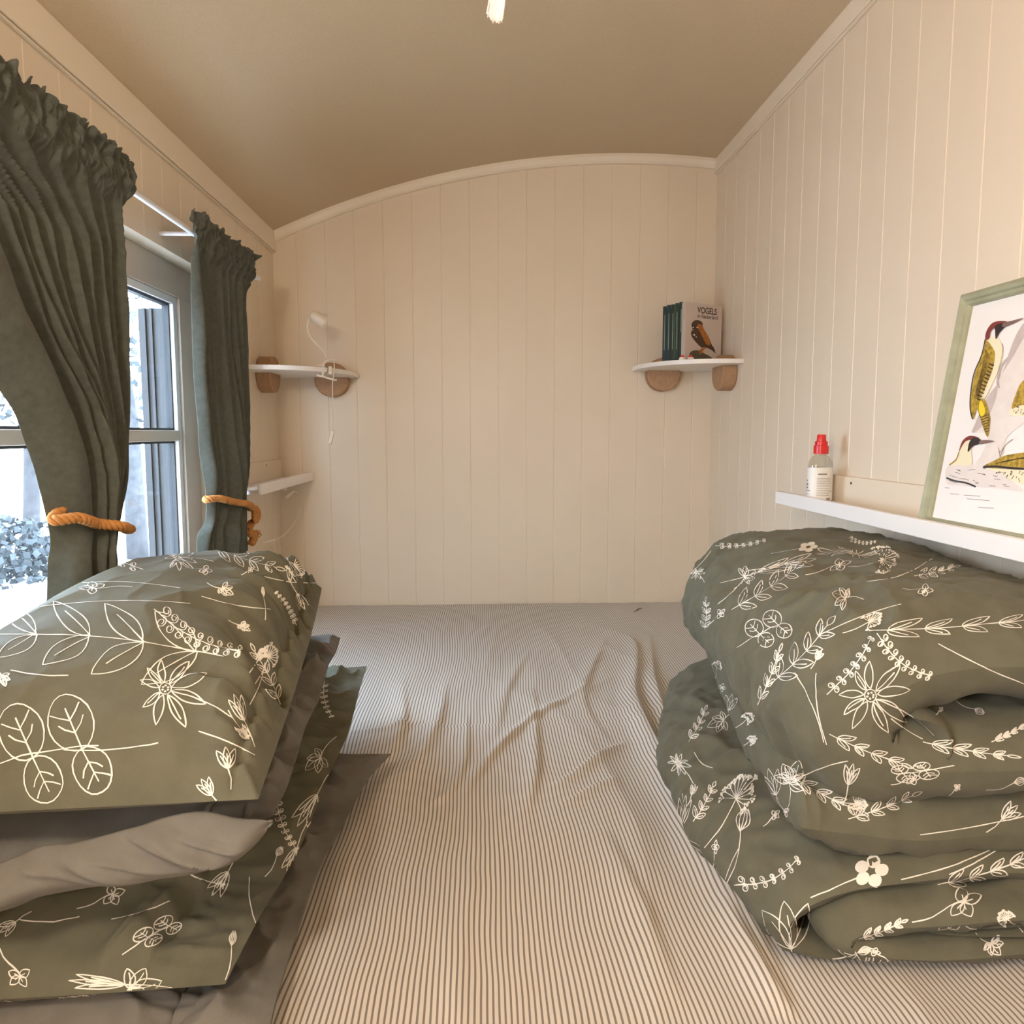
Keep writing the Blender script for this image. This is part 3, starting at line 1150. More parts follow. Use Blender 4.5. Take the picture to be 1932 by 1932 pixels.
# ---- two folded duvets on the right
def sheet_fold(near, far, y0, y1, th, bow=0.0, ns=150, nv=110, k=6, amt=0.006, seed=1.0, lean=0.0, ridges=0.0, endk=0.5):
    """a padded cloth folded along a path (x, z above bed) and lying along y"""
    A = spline([Vector((x, z, 0)) for x, z in near], 12)
    B = spline([Vector((x, z, 0)) for x, z in far], 12)
    T = spline([Vector((t, 0, 0)) for t in th], 12)
    n = len(A)-1
    mb = MB()

    def at(L, s):
        q = s*n
        i = min(int(q), n-1)
        return L[i].lerp(L[i+1], q-i)

    def fn(side):
        def f(s, v):
            e = 1e-3
            a, b = at(A, s), at(B, s)
            c = a.lerp(b, v)
            c1 = at(A, max(s-e, 0)).lerp(at(B, max(s-e, 0)), v)
            c2 = at(A, min(s+e, 1)).lerp(at(B, min(s+e, 1)), v)
            t = (c2-c1)
            t.normalize()
            nx, nz = -t.y, t.x
            w = abs(2*v-1)
            hv = max(1-w**k, 0)**0.5
            ds = min(s, 1-s)
            hs = min(1, ds*18)**endk if ds < 1/18 else 1
            h = at(T, s).x/2*hv*hs
            y = lerp(y0, y1, v)+lean*(c.x-0.4)
            X, Z = c.x+side*nx*h, c.y+side*nz*h
            X -= bow*sin(pi*v)*sstep(0.75, 0.35, c.x)
            q = Vector((X, y, BZ+Z))
            wr = wrinkle(Vector((X, y, Z)), amt, seed, 1.0, 0.55, 1.0)*hv*hs
            wr += ridges*hv*hs*ridge(Vector((s*2.0, y, 0)), 5, 26, 1, seed+4)*0.5
            q.x += side*nx*wr
            q.z += side*nz*wr
            q.y += 0.012*noise.noise(Vector((X*7, Z*7, seed)))*(1-hv)
            return q
        return f
    mb.grid(fn(1), ns, nv)
    n0 = len(mb.f)
    mb.grid(fn(-1), ns, nv)
    mb.f[n0:] = [tuple(reversed(f)) for f in mb.f[n0:]]
    return mb


# bottom duvet: outer wrap and rolled inner layers
RX = XR-0.03
dl = sheet_fold([(RX, .112), (.60, .116), (.47, .112), (.395, .092), (.362, .055), (.40, .022), (.5, .018), (RX, .018)],
                [(RX, .135), (.66, .135), (.54, .130), (.475, .105), (.45, .065), (.49, .028), (.6, .018), (RX, .018)],
                0.80, 1.60, [.03, .034, .036, .036, .034, .03, .02, .02], bow=0.075, seed=3.3, amt=0.011, ridges=0.012, k=16)
inner = sheet_fold([(RX, .080), (.66, .080), (.55, .078), (.46, .070), (.425, .054), (.45, .040), (.55, .034), (RX, .034)],
                   [(RX, .100), (.68, .100), (.6, .096), (.54, .085), (.52, .06), (.56, .04), (.62, .035), (RX, .035)],
                   0.770, 1.55, [.032, .038, .044, .050, .050, .044, .034, .034], bow=0.03, seed=5.1, amt=0.014, ridges=0.012, k=14)
inner2 = sheet_fold([(RX, .066), (.68, .066), (.58, .062), (.53, .058), (.60, .052), (RX, .050)],
                    [(RX, .078), (.68, .078), (.6, .076), (.56, .068), (.6, .058), (RX, .052)],
                    0.785, 1.5, [.014, .018, .022, .024, .020, .018], seed=7.7, amt=0.008, ridges=0.006, k=12, ns=90, nv=70)
for q in (inner, inner2):
    dl.add(q.v, q.f, 0)
MOTD = [
    ('branch', (1300, 1400), (1330, 1340), 0.7), ('clover', (1440, 1560), (1470, 1530), 0.8), ('line', (1395, 1600), (1360, 1690), 0.6), ('branch', (1620, 1770), (1700, 1740), 0.6), ('tulip', (1560, 1810), (1640, 1790), 0.7), ('bud', (1700, 1900), (1760, 1880), 0.6),
    ('lily', (1365, 1360), (1330, 1385), 0.9), ('daisy', (1280, 1440), (1300, 1470), 0.8), ('line', (1310, 1420), (1345, 1450), 2.2), ('umbel', (1330, 1600), (1425, 1450), 0.55),
    ('branch', (1308, 1550), (1345, 1485), 0.8), ('tulip', (1370, 1670), (1405, 1530), 0.8), ('fern', (1385, 1670), (1500, 1618), 1.0), ('fill', (1530, 1694), (1668, 1634), 0.9),
    ('bud', (1493, 1790), (1480, 1700), 1.0), ('clover', (1345, 1640), (1352, 1585), 0.5), ('bud', (1285, 1560), (1295, 1500), 0.4),
    ('bud', (1305, 1500), (1312, 1480), 0.6), ('line', (1700, 1660), (1900, 1590), 0.5), ('line', (1790, 1650), (1905, 1590), 0.4), ('branch', (1770, 1670), (1932, 1620), 0.5),
    ('clover', (1720, 1740), (1850, 1690), 0.8), ('umbel', (1930, 1760), (1880, 1720), 0.8), ('round', (1640, 1870), (1720, 1860), 0.9), ('lily', (1870, 1780), (1900, 1800), 1.2),
    ('branch', (1780, 1850), (1880, 1900), 0.9), ('clover', (1820, 1905), (1900, 1850), 0.8), ('bud', (1580, 1850), (1600, 1820), 0.9), ('clover', (1680, 1815), (1640, 1790), 0.7),
    ('line', (1550, 1870), (1600, 1920), 0.8), ('line', (1535, 1880), (1570, 1920), 0.8), ('bud', (1395, 1800), (1420, 1780), 0.7), ('branch', (1420, 1740), (1440, 1800), 0.6),
    ('fern', (1900, 1600), (1932, 1590), 1), ('clover', (1735, 1600), (1790, 1590), 0.8)]
print_on(dl, MOTD, 0.0017, 9, 34, (0.28, 2))
ol = dl.build('duvet', [M['olive'], M['print']], smooth=True, fix=False)
tag(ol, 'folded olive flower-print duvet at the bottom of the right stack, rolled layers facing out', 'duvet', 'folded duvets on the right of the bed')

# top duvet: thick fold with the swirl and one layer hanging out below
du = sheet_fold([(RX, .370), (.66, .376), (.56, .372), (.485, .350), (.450, .302), (.468, .258), (.54, .248), (.68, .252), (RX, .260)],
                [(RX, .372), (.70, .380), (.60, .372), (.53, .348), (.500, .305), (.52, .262), (.58, .250), (.70, .250), (RX, .255)],
                0.795, 1.56, [.112, .122, .132, .142, .146, .142, .122, .104, .098], bow=0.012, seed=1.4, amt=0.010, ridges=0.018, k=8, ns=200, nv=160)
low = sheet_fold([(RX, .160), (.66, .158), (.53, .158), (.44, .166), (.380, .174)],
                 [(RX, .190), (.70, .190), (.60, .192), (.53, .195), (.490, .195)],
                 0.81, 1.54, [.070, .084, .092, .080, .044], bow=0.02, seed=2.9, amt=0.013, ridges=0.014, k=12, ns=130, nv=130)
swirl = sheet_fold([(.505, .312), (.522, .308), (.540, .294), (.548, .276), (.545, .262)],
                   [(.505, .318), (.522, .312), (.540, .298), (.548, .280), (.545, .264)],
                   0.800, 1.1, [.016, .026, .036, .040, .034], seed=8.8, amt=0.008, k=5, ns=60, nv=60)
for q in (low, swirl):
    du.add(q.v, q.f, 0)
MOTU = [
    ('daisy', (1642, 1312), (1728, 1372), 1.0), ('fern', (1560, 1310), (1640, 1205), 0.8), ('fern', (1655, 1195), (1755, 1268), 0.95), ('line', (1770, 1215), (1932, 1290), 0.3),
    ('branch', (1455, 1290), (1560, 1180), 0.8), ('branch', (1430, 1330), (1470, 1230), 0.5), ('round', (1480, 1175), (1390, 1220), 0.9), ('lily', (1595, 1130), (1560, 1128), 1.3),
    ('lily', (1405, 1088), (1425, 1065), 1.3), ('line', (1355, 1140), (1410, 1085), 0.6), ('branch', (1380, 1150), (1500, 1072), 0.7), ('bud', (1480, 1065), (1540, 1055), 0.4),
    ('fill', (1455, 1045), (1540, 1030), 0.5), ('clover', (1520, 1085), (1605, 1060), 0.5), ('umbel', (1600, 1070), (1700, 1048), 0.8), ('line', (1635, 1098), (1760, 1055), 1.2),
    ('branch', (1725, 1087), (1800, 1070), 0.6), ('clover', (1700, 1110), (1760, 1115), 0.8), ('fern', (1600, 1015), (1650, 1020), 0.9), ('daisy', (1315, 1080), (1325, 1095), 1.2),
    ('branch', (1330, 1190), (1332, 1135), 0.8), ('clover', (1335, 1180), (1368, 1150), 0.7), ('line', (1545, 1200), (1700, 1140), -0.5), ('umbel', (1590, 1195), (1670, 1160), 0.5),
    ('bud', (1540, 1245), (1550, 1228), 0.7), ('branch', (1640, 1190), (1932, 1170), 0.28), ('tulip', (1800, 1320), (1855, 1345), 0.9), ('clover', (1765, 1350), (1778, 1335), 0.9),
    ('line', (1680, 1355), (1740, 1395), 0.5), ('branch', (1740, 1400), (1900, 1425), 0.35), ('branch', (1565, 1385), (1700, 1440), 0.45), ('round', (1690, 1460), (1800, 1445), 0.45),
    ('line', (1500, 1270), (1555, 1400), -0.8), ('line', (1540, 1270), (1560, 1405), 0.9), ('clover', (1355, 1320), (1365, 1290), 0.9), ('umbel', (1350, 1280), (1355, 1245), 0.9),
    ('lily', (1495, 1470), (1470, 1440), 0.9), ('line', (1495, 1475), (1600, 1435), -0.8), ('umbel', (1570, 1510), (1640, 1520), 0.6), ('branch', (1500, 1470), (1620, 1530), 0.5),
    ('lily', (1490, 1478), (1500, 1415), 1.0), ('branch', (1600, 1545), (1720, 1500), 0.6), ('clover', (1680, 1480), (1735, 1465), 0.8), ('tulip', (1860, 1490), (1932, 1470), 0.8), ('bud', (1465, 1500), (1450, 1450), 0.7), ('clover', (1465, 1505), (1485, 1540), 1.0), ('umbel', (1385, 1375), (1425, 1345), 0.7), ('umbel', (1395, 1410), (1430, 1390), 0.7),
    ('bud', (1375, 1340), (1382, 1310), 0.8), ('clover', (1510, 1620), (1520, 1590), 0.9), ('clover', (1535, 1620), (1560, 1595), 0.8), ('bud', (1600, 1480), (1610, 1440), 0.7),
    ('clover', (1790, 1500), (1810, 1480), 0.9), ('line', (1735, 1575), (1932, 1540), 0.2), ('bud', (1890, 1545), (1920, 1520), 0.8), ('branch', (1870, 1400), (1932, 1370), 0.4),
    ('bud', (1430, 1080), (1500, 1060), 0.3), ('line', (1300, 1085), (1345, 1035), 0.6), ('fern', (1350, 1030), (1440, 1018), 0.5)]
print_on(du, MOTU, 0.0016, 12, 20, (0.62, 2))
ou = du.build('duvet', [M['olive'], M['print']], smooth=True, fix=False)
tag(ou, 'plump folded olive flower-print duvet on top of the right stack, swirl at its end', 'duvet', 'folded duvets on the right of the bed')

# ------------------------------------------------------------------ curtains
RXX = XL+0.078
RZ = P(290, 388, x=RXX).z
rod = thing('curtain_rod', (RXX, 1.5, RZ), 'thin white curtain rod above the window', 'curtain rod')
MB().tube([(RXX, 0.45, RZ), (RXX, 2.24, RZ)], 0.0065, 12).build('rod_tube', M['rod'], rod, smooth=True, sharp=60)
for yy in (0.55, P(366, 425, x=RXX).y, 2.235):
    MB().tube([(XL-0.002, yy, RZ), (RXX, yy, RZ)], 0.005, 8).build('rod_bracket', M['rod'], rod)


def curtain(ytop0, ytop1, left, right, zs, tiez, wide, npl, amp, seed, label, xoff):
    """left/right: lists of y at the heights zs; pleats gathered at tiez"""
    rnd = random.Random(seed)
    phs = [rnd.uniform(-.35, .35) for _ in range(npl+3)]
    ls = spline([Vector((l, z, 0)) for l, z in zip(left, zs)], 10)
    rs = spline([Vector((r, z, 0)) for r, z in zip(right, zs)], 10)

    def fn(u, v):
        q = v*(len(ls)-1)
        i = min(int(q), len(ls)-2)
        L, R = ls[i].lerp(ls[i+1], q-i), rs[i].lerp(rs[i+1], q-i)
        # one broad smooth panel on the near side, narrow pleats beyond
        uu = u
        y = lerp(L.x, R.x, uu)
        z = lerp(L.y, R.y, uu)
        fade = sstep(0.03, 0.20, v)
        wide_eff = wide*fade
        if u < wide_eff:
            pl = sin(pi*(u/wide_eff))*0.9-0.1
            phase = 0.0
        else:
            t = (u-wide_eff)/(1-wide_eff)
            n = npl
            k = t*n+0.25*sin(t*7+seed+1.5*z)+0.15*noise.noise(Vector((t*4, z*3, seed)))
            pl = -abs(cos(pi*k))**0.9*0.9+0.35*noise.noise(Vector((k*0.9, z*2, seed+4)))
            pl = pl+0.45
        tie = exp(-((z-tiez)/0.05)**2)
        a = amp*(1-0.35*tie)*(0.55+0.6*sstep(0, .3, v))
        x = xoff + pl*a*1.0
        x += 0.006*noise.noise(Vector((y*30, z*6, seed)))
        # round bundle at the tieback
        near = 0.5-0.5*cos(2*pi*u)
        bun = sstep(tiez+0.45, tiez, z)
        x += bun*0.035*near
        # header: crinkled above and below the rod
        hz = z-RZ
        if v < 0.12:
            kk = 1-sstep(0.07, 0.12, v)
            cr = noise.noise(Vector((y*75, hz*22, seed*2)))+0.8*noise.noise(Vector((y*160, hz*60, seed*3)))
            x = lerp(x, xoff+0.011+0.017*cr, kk)
            if abs(hz) < 0.02:
                x = max(x, RXX+0.009)
            z += kk*0.016*noise.noise(Vector((y*110, 0, seed)))*sstep(0.05, 0.0, v)
            x += 0.022*noise.noise(Vector((y*100, hz*8, 2*seed)))*sstep(0.05, 0.0, v)
            y += 0.010*noise.noise(Vector((y*60, hz*25, 4*seed)))*sstep(0.08, 0.0, v)
        y += 0.004*noise.noise(Vector((z*6, u*9, seed)))
        return (x, y, z)
    mb = MB().grid(fn, 420, 220)
    o = mb.build('curtain', M['curtain'], smooth=True, fix=False)
    sm = o.modifiers.new('thickness', 'SOLIDIFY')
    sm.thickness, sm.offset = 0.0016, 0
    tag(o, label, 'curtain', 'curtains of the window')
    return fn


ztop = RZ+0.045


def cy(px, py):
    return P(px, py, x=RXX).y


TZ1 = P(150, 985, x=RXX+0.02).z
TZ2 = P(420, 950, x=RXX).z
zc = [ztop, ztop-0.16, ztop-0.32, EZ+0.02, TZ1, TZ1-0.06, BZ+0.34]
fc1 = curtain(0, 0, [0.60, 0.78, 0.92, cy(33, 815), cy(88, 975), cy(85, 1040), cy(80, 1100)],
              [cy(238, 312), cy(224, 420), cy(218, 560), cy(226, 800), cy(214, 985), cy(196, 1040), cy(196, 1100)], zc, TZ1, 0.36, 9, 0.034, 3.0,
              'dark green curtain nearest the left edge, wide and swept back over the window', RXX+0.004)
zc2 = [ztop, ztop-0.16, ztop-0.32, EZ+0.02, TZ2, TZ2-0.06, BZ+0.32]
fc2 = curtain(0, 0, [cy(356, 410), cy(357, 520), cy(361, 640), cy(372, 815), cy(388, 935), cy(374, 1000), cy(368, 1060)],
              [cy(471, 480), cy(465, 560), cy(467, 660), cy(469, 815), cy(463, 950), cy(463, 1000), cy(463, 1060)], zc2, TZ2, 0.10, 7, 0.022, 5.0,
              'dark green curtain hanging narrow between the window and the corner shelf', RXX+0.002)


def loop_around(fn, tz, zs):
    """closed path hugging a curtain at height tz; zs = offsets of height from the near to the far edge, front then back"""
    pts = [fn(u/160, v/200) for u in range(161) for v in range(0, 201)]
    pts = [p for p in pts if abs(p[2]-tz) < 0.025]
    y0, y1 = min(p[1] for p in pts), max(p[1] for p in pts)
    n = 9
    front, back = [], []
    for k in range(n):
        y = lerp(y0, y1, (k+0.5)/n)
        sel = [p[0] for p in pts if abs(p[1]-y) < (y1-y0)/n]
        front.append((y, max(sel)))
        back.append((y, min(sel)))
    f = []
    for k, (y, x) in enumerate(front):
        f.append(Vector((x+0.008, y, tz+lerp(zs[0], zs[1], k/(n-1))+zs[2]*sin(pi*k/(n-1)))))
    e1 = Vector(((front[-1][1]+back[-1][1])/2, y1+0.009, tz+zs[1]))
    g_ = [Vector((x-0.008, y, tz+lerp(zs[0], zs[1], k/(n-1))+zs[3])) for k, (y, x) in reversed(list(enumerate(back)))]
    e0 = Vector(((front[0][1]+back[0][1])/2, y0-0.009, tz+zs[0]))
    return f+[e1]+g_[::3]+[e0]


def braid(path, closed, r=0.0040, br=0.0050, pitch=0.024, mb=None):
    mb = mb or MB()
    pts = spline(path, 24, closed)
    L = [0.0]
    for a, b in zip(pts, pts[1:]):
        L.append(L[-1]+(b-a).length)
    N = len(pts)
    turns = round(L[-1]/pitch) if closed else L[-1]/pitch
    for k in range(3):
        sp = []
        for i, p in enumerate(pts):
            t = (pts[(i+1) % N]-pts[i-1]) if (closed or 0 < i < N-1) else (pts[min(i+1, N-1)]-pts[max(i-1, 0)])
            t.normalize()
            s = t.cross(Vector((0.2, 0.1, 1))).normalized()
            q = t.cross(s)
            a = 2*pi*(L[i]/L[-1]*turns+k/3)
            sp.append(p+s*cos(a)*br+q*sin(a)*br)
        mb.tube(sp, r, 7, closed=closed)
    return mb


tb = thing('curtain_tieback', P(150, 990, x=RXX+0.06), 'braided ochre rope tieback around the wide curtain at the left', 'tieback', 'rope tiebacks on the curtains')
path = loop_around(fc1, TZ1, (0.012, -0.030, -0.006, 0.030))
braid(path, True).build('rope_loop', M['rope'], tb, smooth=True)
MB().tube([(XL-0.075, 1.45, TZ1-0.02), (XL-0.02, 1.45, TZ1-0.02), (XL+0.01, 1.455, TZ1-0.03)], 0.003, 8).build('hook', M['white'], tb)
tb = thing('curtain_tieback', P(482, 975, x=XL+0.03), 'braided ochre rope tieback with round button knot and tassel, on the narrow curtain', 'tieback', 'rope tiebacks on the curtains')
path = loop_around(fc2, TZ2, (0.022, -0.030, -0.002, 0.012))
braid(path, True).build('rope_loop', M['rope'], tb, smooth=True)
kc = P(482, 971, x=RXX+0.035)
m = MB()
for rr in (0.0185, 0.011):
    ring = [kc+Vector((0.006*(0.02-rr)/0.01, rr*cos(a)*0.9-0.0, rr*sin(a))) for a in [2*pi*i/20 for i in range(20)]]
    braid(ring, True, 0.0038, 0.0032, 0.016, m)
m.lathe([(0.004, 0.0), (0.004, 0.008)], kc, 10, axis='X')
m.build('button_knot', M['rope'], tb, smooth=True)
m = MB()
tp = [P(476, 985, x=RXX+0.015), P(470, 1000, x=RXX+0.018), P(480, 1012, x=RXX+0.02), P(476, 1024, x=RXX+0.02)]
braid(tp, False, 0.0045, 0.006, 0.018, m)
braid([p+Vector((0.004, -0.022, 0.001)) for p in tp], False, 0.0045, 0.006, 0.018, m)
m.build('rope_tail', M['rope'], tb, smooth=True)
m = MB()
rnd = random.Random(5)
b0 = P(476, 1003, x=RXX+0.02)
for k in range(26):
    e = b0+Vector((rnd.uniform(-.01, .012), rnd.uniform(0.02, 0.048), rnd.uniform(-.022, -0.004)))
    m.tube([b0, b0.lerp(e, .5)+Vector((0, 0, 0.004)), e], 0.0016, 5)
m.build('tassel', M['rope'], tb, smooth=True)

# ------------------------------------------------------------------ corner shelves on cork discs


def corner_shelf(cx, sx, zt, r, rx, label, thick=0.015):
    """quarter-round board in the corner (cx, D); sx = +1 if it opens to +x"""
    t = thing('corner_shelf', (cx+sx*0.1, D-0.1, zt-thick), label, 'shelf', 'quarter-round corner shelves')
    poly = [(cx, D-0.001, zt-thick)]
    for i in range(25):
        a = pi/2*i/24
        # slightly squarer than a circle
        k = 1+0.10*sin(2*a)
        poly.append((cx+sx*rx*cos(a)*k, D-0.001-r*sin(a)*k, zt-thick))
    if sx > 0:
        poly.reverse()
    MB().prism(poly, (0, 0, thick)).build('shelf_board', M['white'], t, bevel=0.0015)
    return t


zsl = P(676, 706, y=D).z
t = corner_shelf(XL, 1, zsl, 0.36, P(677, 706, y=D).x-XL, 'white quarter-round shelf in the left corner beside the curtain, holding a clip lamp')
dc = P(630, 718, y=D)
MB().lathe([(0.056, 0), (0.060, -0.004), (0.060, -0.046), (0.056, -0.050)], (dc.x, D, dc.z), 40, axis='Y').build('cork_disc', M['cork'], t, smooth=True, sharp=40)
dc = P(500, 709, x=XL)
MB().lathe([(0.056, 0), (0.060, 0.004), (0.060, 0.046), (0.056, 0.050)], (XL, dc.y-0.05, dc.z), 40, axis='X').build('cork_disc', M['cork'], t, smooth=True, sharp=40)
zsr = P(1192, 693, y=D).z
t = corner_shelf(XR, -1, zsr, P(1398, 681, x=XR).y*0+0.325, XR-P(1193, 694, y=D).x, 'white quarter-round shelf in the right corner, holding books')
dc = P(1247, 708, y=D)
MB().lathe([(0.056, 0), (0.060, -0.004), (0.060, -0.046), (0.056, -0.050)], (dc.x, D, dc.z), 40, axis='Y').build('cork_disc', M['cork'], t, smooth=True, sharp=40)
dc = P(1375, 705, x=XR)
MB().lathe([(0.056, 0), (0.060, -0.004), (0.060, -0.046), (0.056, -0.050)], (XR, dc.y-0.03, dc.z), 40, axis='X').build('cork_disc', M['cork'], t, smooth=True, sharp=40)

# books on the right shelf
ys = 2.475
xb0 = P(1254, 630, y=ys).x-0.004
bt = 0.0128
labels = ['first dark green book from the left in the row on the corner shelf', 'second dark green book from the left in the row on the corner shelf',
          'middle one of the five thin dark green books on the corner shelf', 'fourth dark green book from the left in the row on the corner shelf',
          'tallest dark green book, next to the book with the owl']
hb = [P(1258, 577, y=ys).z, P(1266, 575, y=ys).z, P(1274, 574, y=ys).z, P(1281, 572, y=ys).z, P(1289, 570, y=ys).z]
bd = Vector((0.66, 2.5, 0)).normalized()          # the books point to the corner
bu = Vector((bd.y, -bd.x, 0))


def book_box(mb, o, a0, a1, d0, d1, z0, z1):
    p = [o+bu*a0+bd*d0, o+bu*a1+bd*d0, o+bu*a1+bd*d1, o+bu*a0+bd*d1]
    return mb.prism([(q.x, q.y, z0) for q in p], (0, 0, z1-z0))


for i in range(5):
    h = hb[i]-zsr
    o_ = Vector((xb0, ys+0.012, 0))+bu*(i*(bt+0.0006))-bd*(0.004*(i % 2))
    b = thing('book', (o_.x, o_.y, zsr), labels[i], 'book', 'green books on the right corner shelf')
    mm = M['green_book2'] if i < 2 else M['green_book']
    m = MB()
    book_box(m, o_, 0, 0.0012, 0, 0.125, zsr+0.0005, zsr+h)
    book_box(m, o_, bt-0.0012, bt, 0, 0.125, zsr+0.0005, zsr+h)
    book_box(m, o_, 0.0012, bt-0.0012, 0, 0.0016, zsr+0.0005, zsr+h)
    m.build('book_cover', mm, b)
    book_box(MB(), o_, 0.0013, bt-0.0013, 0.0018, 0.122, zsr+0.003, zsr+h-0.003).build('pages', M['page'], b)
    l0, l1 = (0.22, 0.85) if i < 4 else (0.50, 0.88)
    book_box(MB(), o_, bt*0.42, bt*0.58, -0.0005, 0, zsr+h*l0, zsr+h*l1).build('spine_lettering', M['lime'], b)

pl_, pr_ = P(1293, 630, y=2.455), P(1361, 630, y=2.535)
bk = thing('book', (pl_.x, pl_.y, zsr), 'bird guide standing face out with an owl on its pale cover', 'book')
U = Vector((pr_.x-pl_.x, pr_.y-pl_.y, 0))
BW = U.length
U.normalize()
NB = Vector((U.y, -U.x, 0))
BH = P(1293, 570, y=pl_.y).z-zsr
O0 = Vector((pl_.x, pl_.y, zsr+0.0008))


def slab(o, u, n, w, h, t0, t1, mat_, name, parent, bevel=0):
    p = [o-n*t0, o+u*w-n*t0, o+u*w-n*t1, o-n*t1]
    return MB().prism(p, (0, 0, h)).build(name, mat_, parent, bevel=bevel)


slab(O0, U, NB, BW, BH, 0, 0.0015, M['cover'], 'front_cover', bk)
slab(O0, U, NB, BW, BH, 0.018, 0.0195, M['cover'], 'back_cover', bk)
slab(O0+U*0.002+Vector((0, 0, .002)), U, NB, BW-0.005, BH-0.004, 0.0016, 0.0179, M['page'], 'pages', bk)
slab(O0, U, NB, 0.0018, BH, 0.0015, 0.018, M['cover'], 'book_spine', bk)


def plane_pt(o, u, v, n, px, py, lift=0.0005):
    r = ray(px, py)
    t = (o-EYE).dot(n)/r.dot(n)
    return EYE+r*t+n*lift


def cov(cx, cy, lift=0.0004):
    return plane_pt(O0, U, None, NB, 1180+cx*0.1294, 540+cy*0.1294, lift)


def art(mb, pts, fn, lift, mi=0, smooth=True):
    p = [Vector((x, y, 0)) for x, y in pts]
    if smooth:
        p = spline(p, 5, True)
    mb.poly([fn(q.x, q.y, lift) for q in p], mi)


m = MB()
art(m, [(1000, 505), (1060, 495), (1120, 530), (1130, 600), (1170, 680), (1220, 760), (1260, 860), (1290, 900), (1310, 975), (1250, 930), (1160, 890), (1110, 895), (1030, 820), (970, 740), (955, 680), (975, 620), (960, 560)], cov, 0.0004, 0)
art(m, [(1050, 560), (1110, 560), (1150, 640), (1210, 740), (1235, 850), (1180, 850), (1130, 760), (1090, 680), (1060, 620)], cov, 0.0007, 1)
art(m, [(930, 1000), (960, 950), (1050, 935), (1150, 980), (1255, 1040), (1240, 1085), (1000, 1095), (930, 1060)], cov, 0.0004, 2)
art(m, [(1080, 930), (1130, 900), (1190, 895), (1140, 930), (1110, 980), (1075, 990)], cov, 0.0008, 1)
for (x, y, r_) in ((985, 600, 9), (1045, 600, 11), (1000, 710, 14), (980, 640, 7), (1030, 740, 8)):
    art(m, [(x+r_*cos(a), y+r_*sin(a)) for a in [i*pi/4 for i in range(8)]], cov, 0.0010, 3)
m.build('owl_picture', [M['brown'], M['rust'], M['stone'], M['page']], bk)


def text_mesh(name, txt, o, u, v, n, size, mat_, parent, bold=0.0, xs=1.0):
    cu = bpy.data.curves.new(name, 'FONT')
    cu.body = txt
    cu.size = 1
    cu.offset = bold
    tmp = bpy.data.objects.new('tmp_text', cu)
    COL.objects.link(tmp)
    dg = bpy.context.evaluated_depsgraph_get()
    me = bpy.data.meshes.new_from_object(tmp.evaluated_get(dg))
    bpy.data.objects.remove(tmp)
    for vtx in me.vertices:
        c = vtx.co.copy()
        vtx.co = o+u*(c.x*size*xs)+v*(c.y*size)+n*0.0006
    me.materials.clear()
    me.materials.append(mat_)
    me.name = name
    ob = bpy.data.objects.new(name, me)
    COL.objects.link(ob)
    ob.parent = parent
    ob.matrix_parent_inverse = Matrix.Translation(-Vector(parent.location))
    return ob


a, b = cov(1048, 388, 0), cov(1360, 395, 0)
ZV = Vector((0, 0, 1))
text_mesh('title', 'VOGELS', a, U, ZV, NB, (b-a).length/3.45, M['ink'], bk, 0.014, 0.86)
a = cov(1048, 458, 0)
text_mesh('subtitle', 'in Nederland', a, U, ZV, NB, (b-a).length/5.6, M['ink'], bk, 0.004, 1.0)

# two small white and red things and a red strip in front of the books
for (px, lab) in ((1287, 'tiny white cup with a dark red top, in front of the green books'), (1303, 'tiny white cup with a bright red top, in front of the owl book')):
    c = P(px, 682, y=2.44)
    c.z = zsr
    t = thing('trinket', c, lab, 'trinket', 'tiny white cups on the right corner shelf')
    MB().lathe([(0.007, 0.0), (0.011, 0.002), (0.0115, 0.008), (0.009, 0.012)], c, 16).build('cup', M['white'], t, smooth=True, sharp=50)
    MB().lathe([(0.007, 0.012), (0.008, 0.015), (0.004, 0.019)], c, 12).build('top', M['red'], t, smooth=True)
c0, c1 = P(1311, 682, y=2.445), P(1338, 682, y=2.47)
tag(MB().prism([(c0.x, c0.y, zsr+0.0003), (c1.x, c1.y, zsr+0.0003), (c1.x+0.004, c1.y+0.014, zsr+0.0003), (c0.x+0.004, c0.y+0.010, zsr+0.0003)], (0, 0, 0.006)).build('red_case', M['red'], bevel=0.001), 'small flat red case lying in front of the owl book', 'case')

fa_, fb_ = P(1196, 1155, z=BZ+0.006), P(1212, 1147, z=BZ+0.012)
tag(MB().tube([fa_, fa_.lerp(fb_, .5)+Vector((0, 0, .003)), fb_], [0.0006, 0.0022, 0.0005], 6).build('feather', M['bark'], smooth=True), 'tiny dark feather lying at the far edge of the striped sheet', 'feather')
# ------------------------------------------------------------------ clip lamp on the left shelf
lc = P(612, 700, y=2.42)
lc.z = zsl
lamp = thing('clip_lamp', lc, 'small white clip lamp with bent neck clamped to the left corner shelf', 'lamp')
m = MB()
yl = lc.y
q = lambda px, py, dy=0.0: P(px, py, y=yl+dy)
m.prism([q(594, 690, -.008), q(608, 692, -.008), q(612, 686, -.008), q(613, 680, -.008), q(607, 687, -.008), q(594, 689, -.008)], (0, 0.016, 0))
m.tube(spline([q(612, 706, -.006), q(611, 690, -.006), q(613, 683, -.004), q(622, 679, -.004), q(633, 679, -.004)], 6), 0.0035, 8)
m.tube(spline([q(598, 707, -.008), q(612, 711, -.008), q(628, 716, -.008), q(635, 717, -.008)], 4), 0.0040, 8)
m.box(q(607, 709, -.012), q(612, 689, 0.004))
m.box(q(620, 706, -.012), q(627, 692, 0.004))
m.build('clamp', M['lampwhite'], lamp, smooth=True, sharp=40)
m = MB()
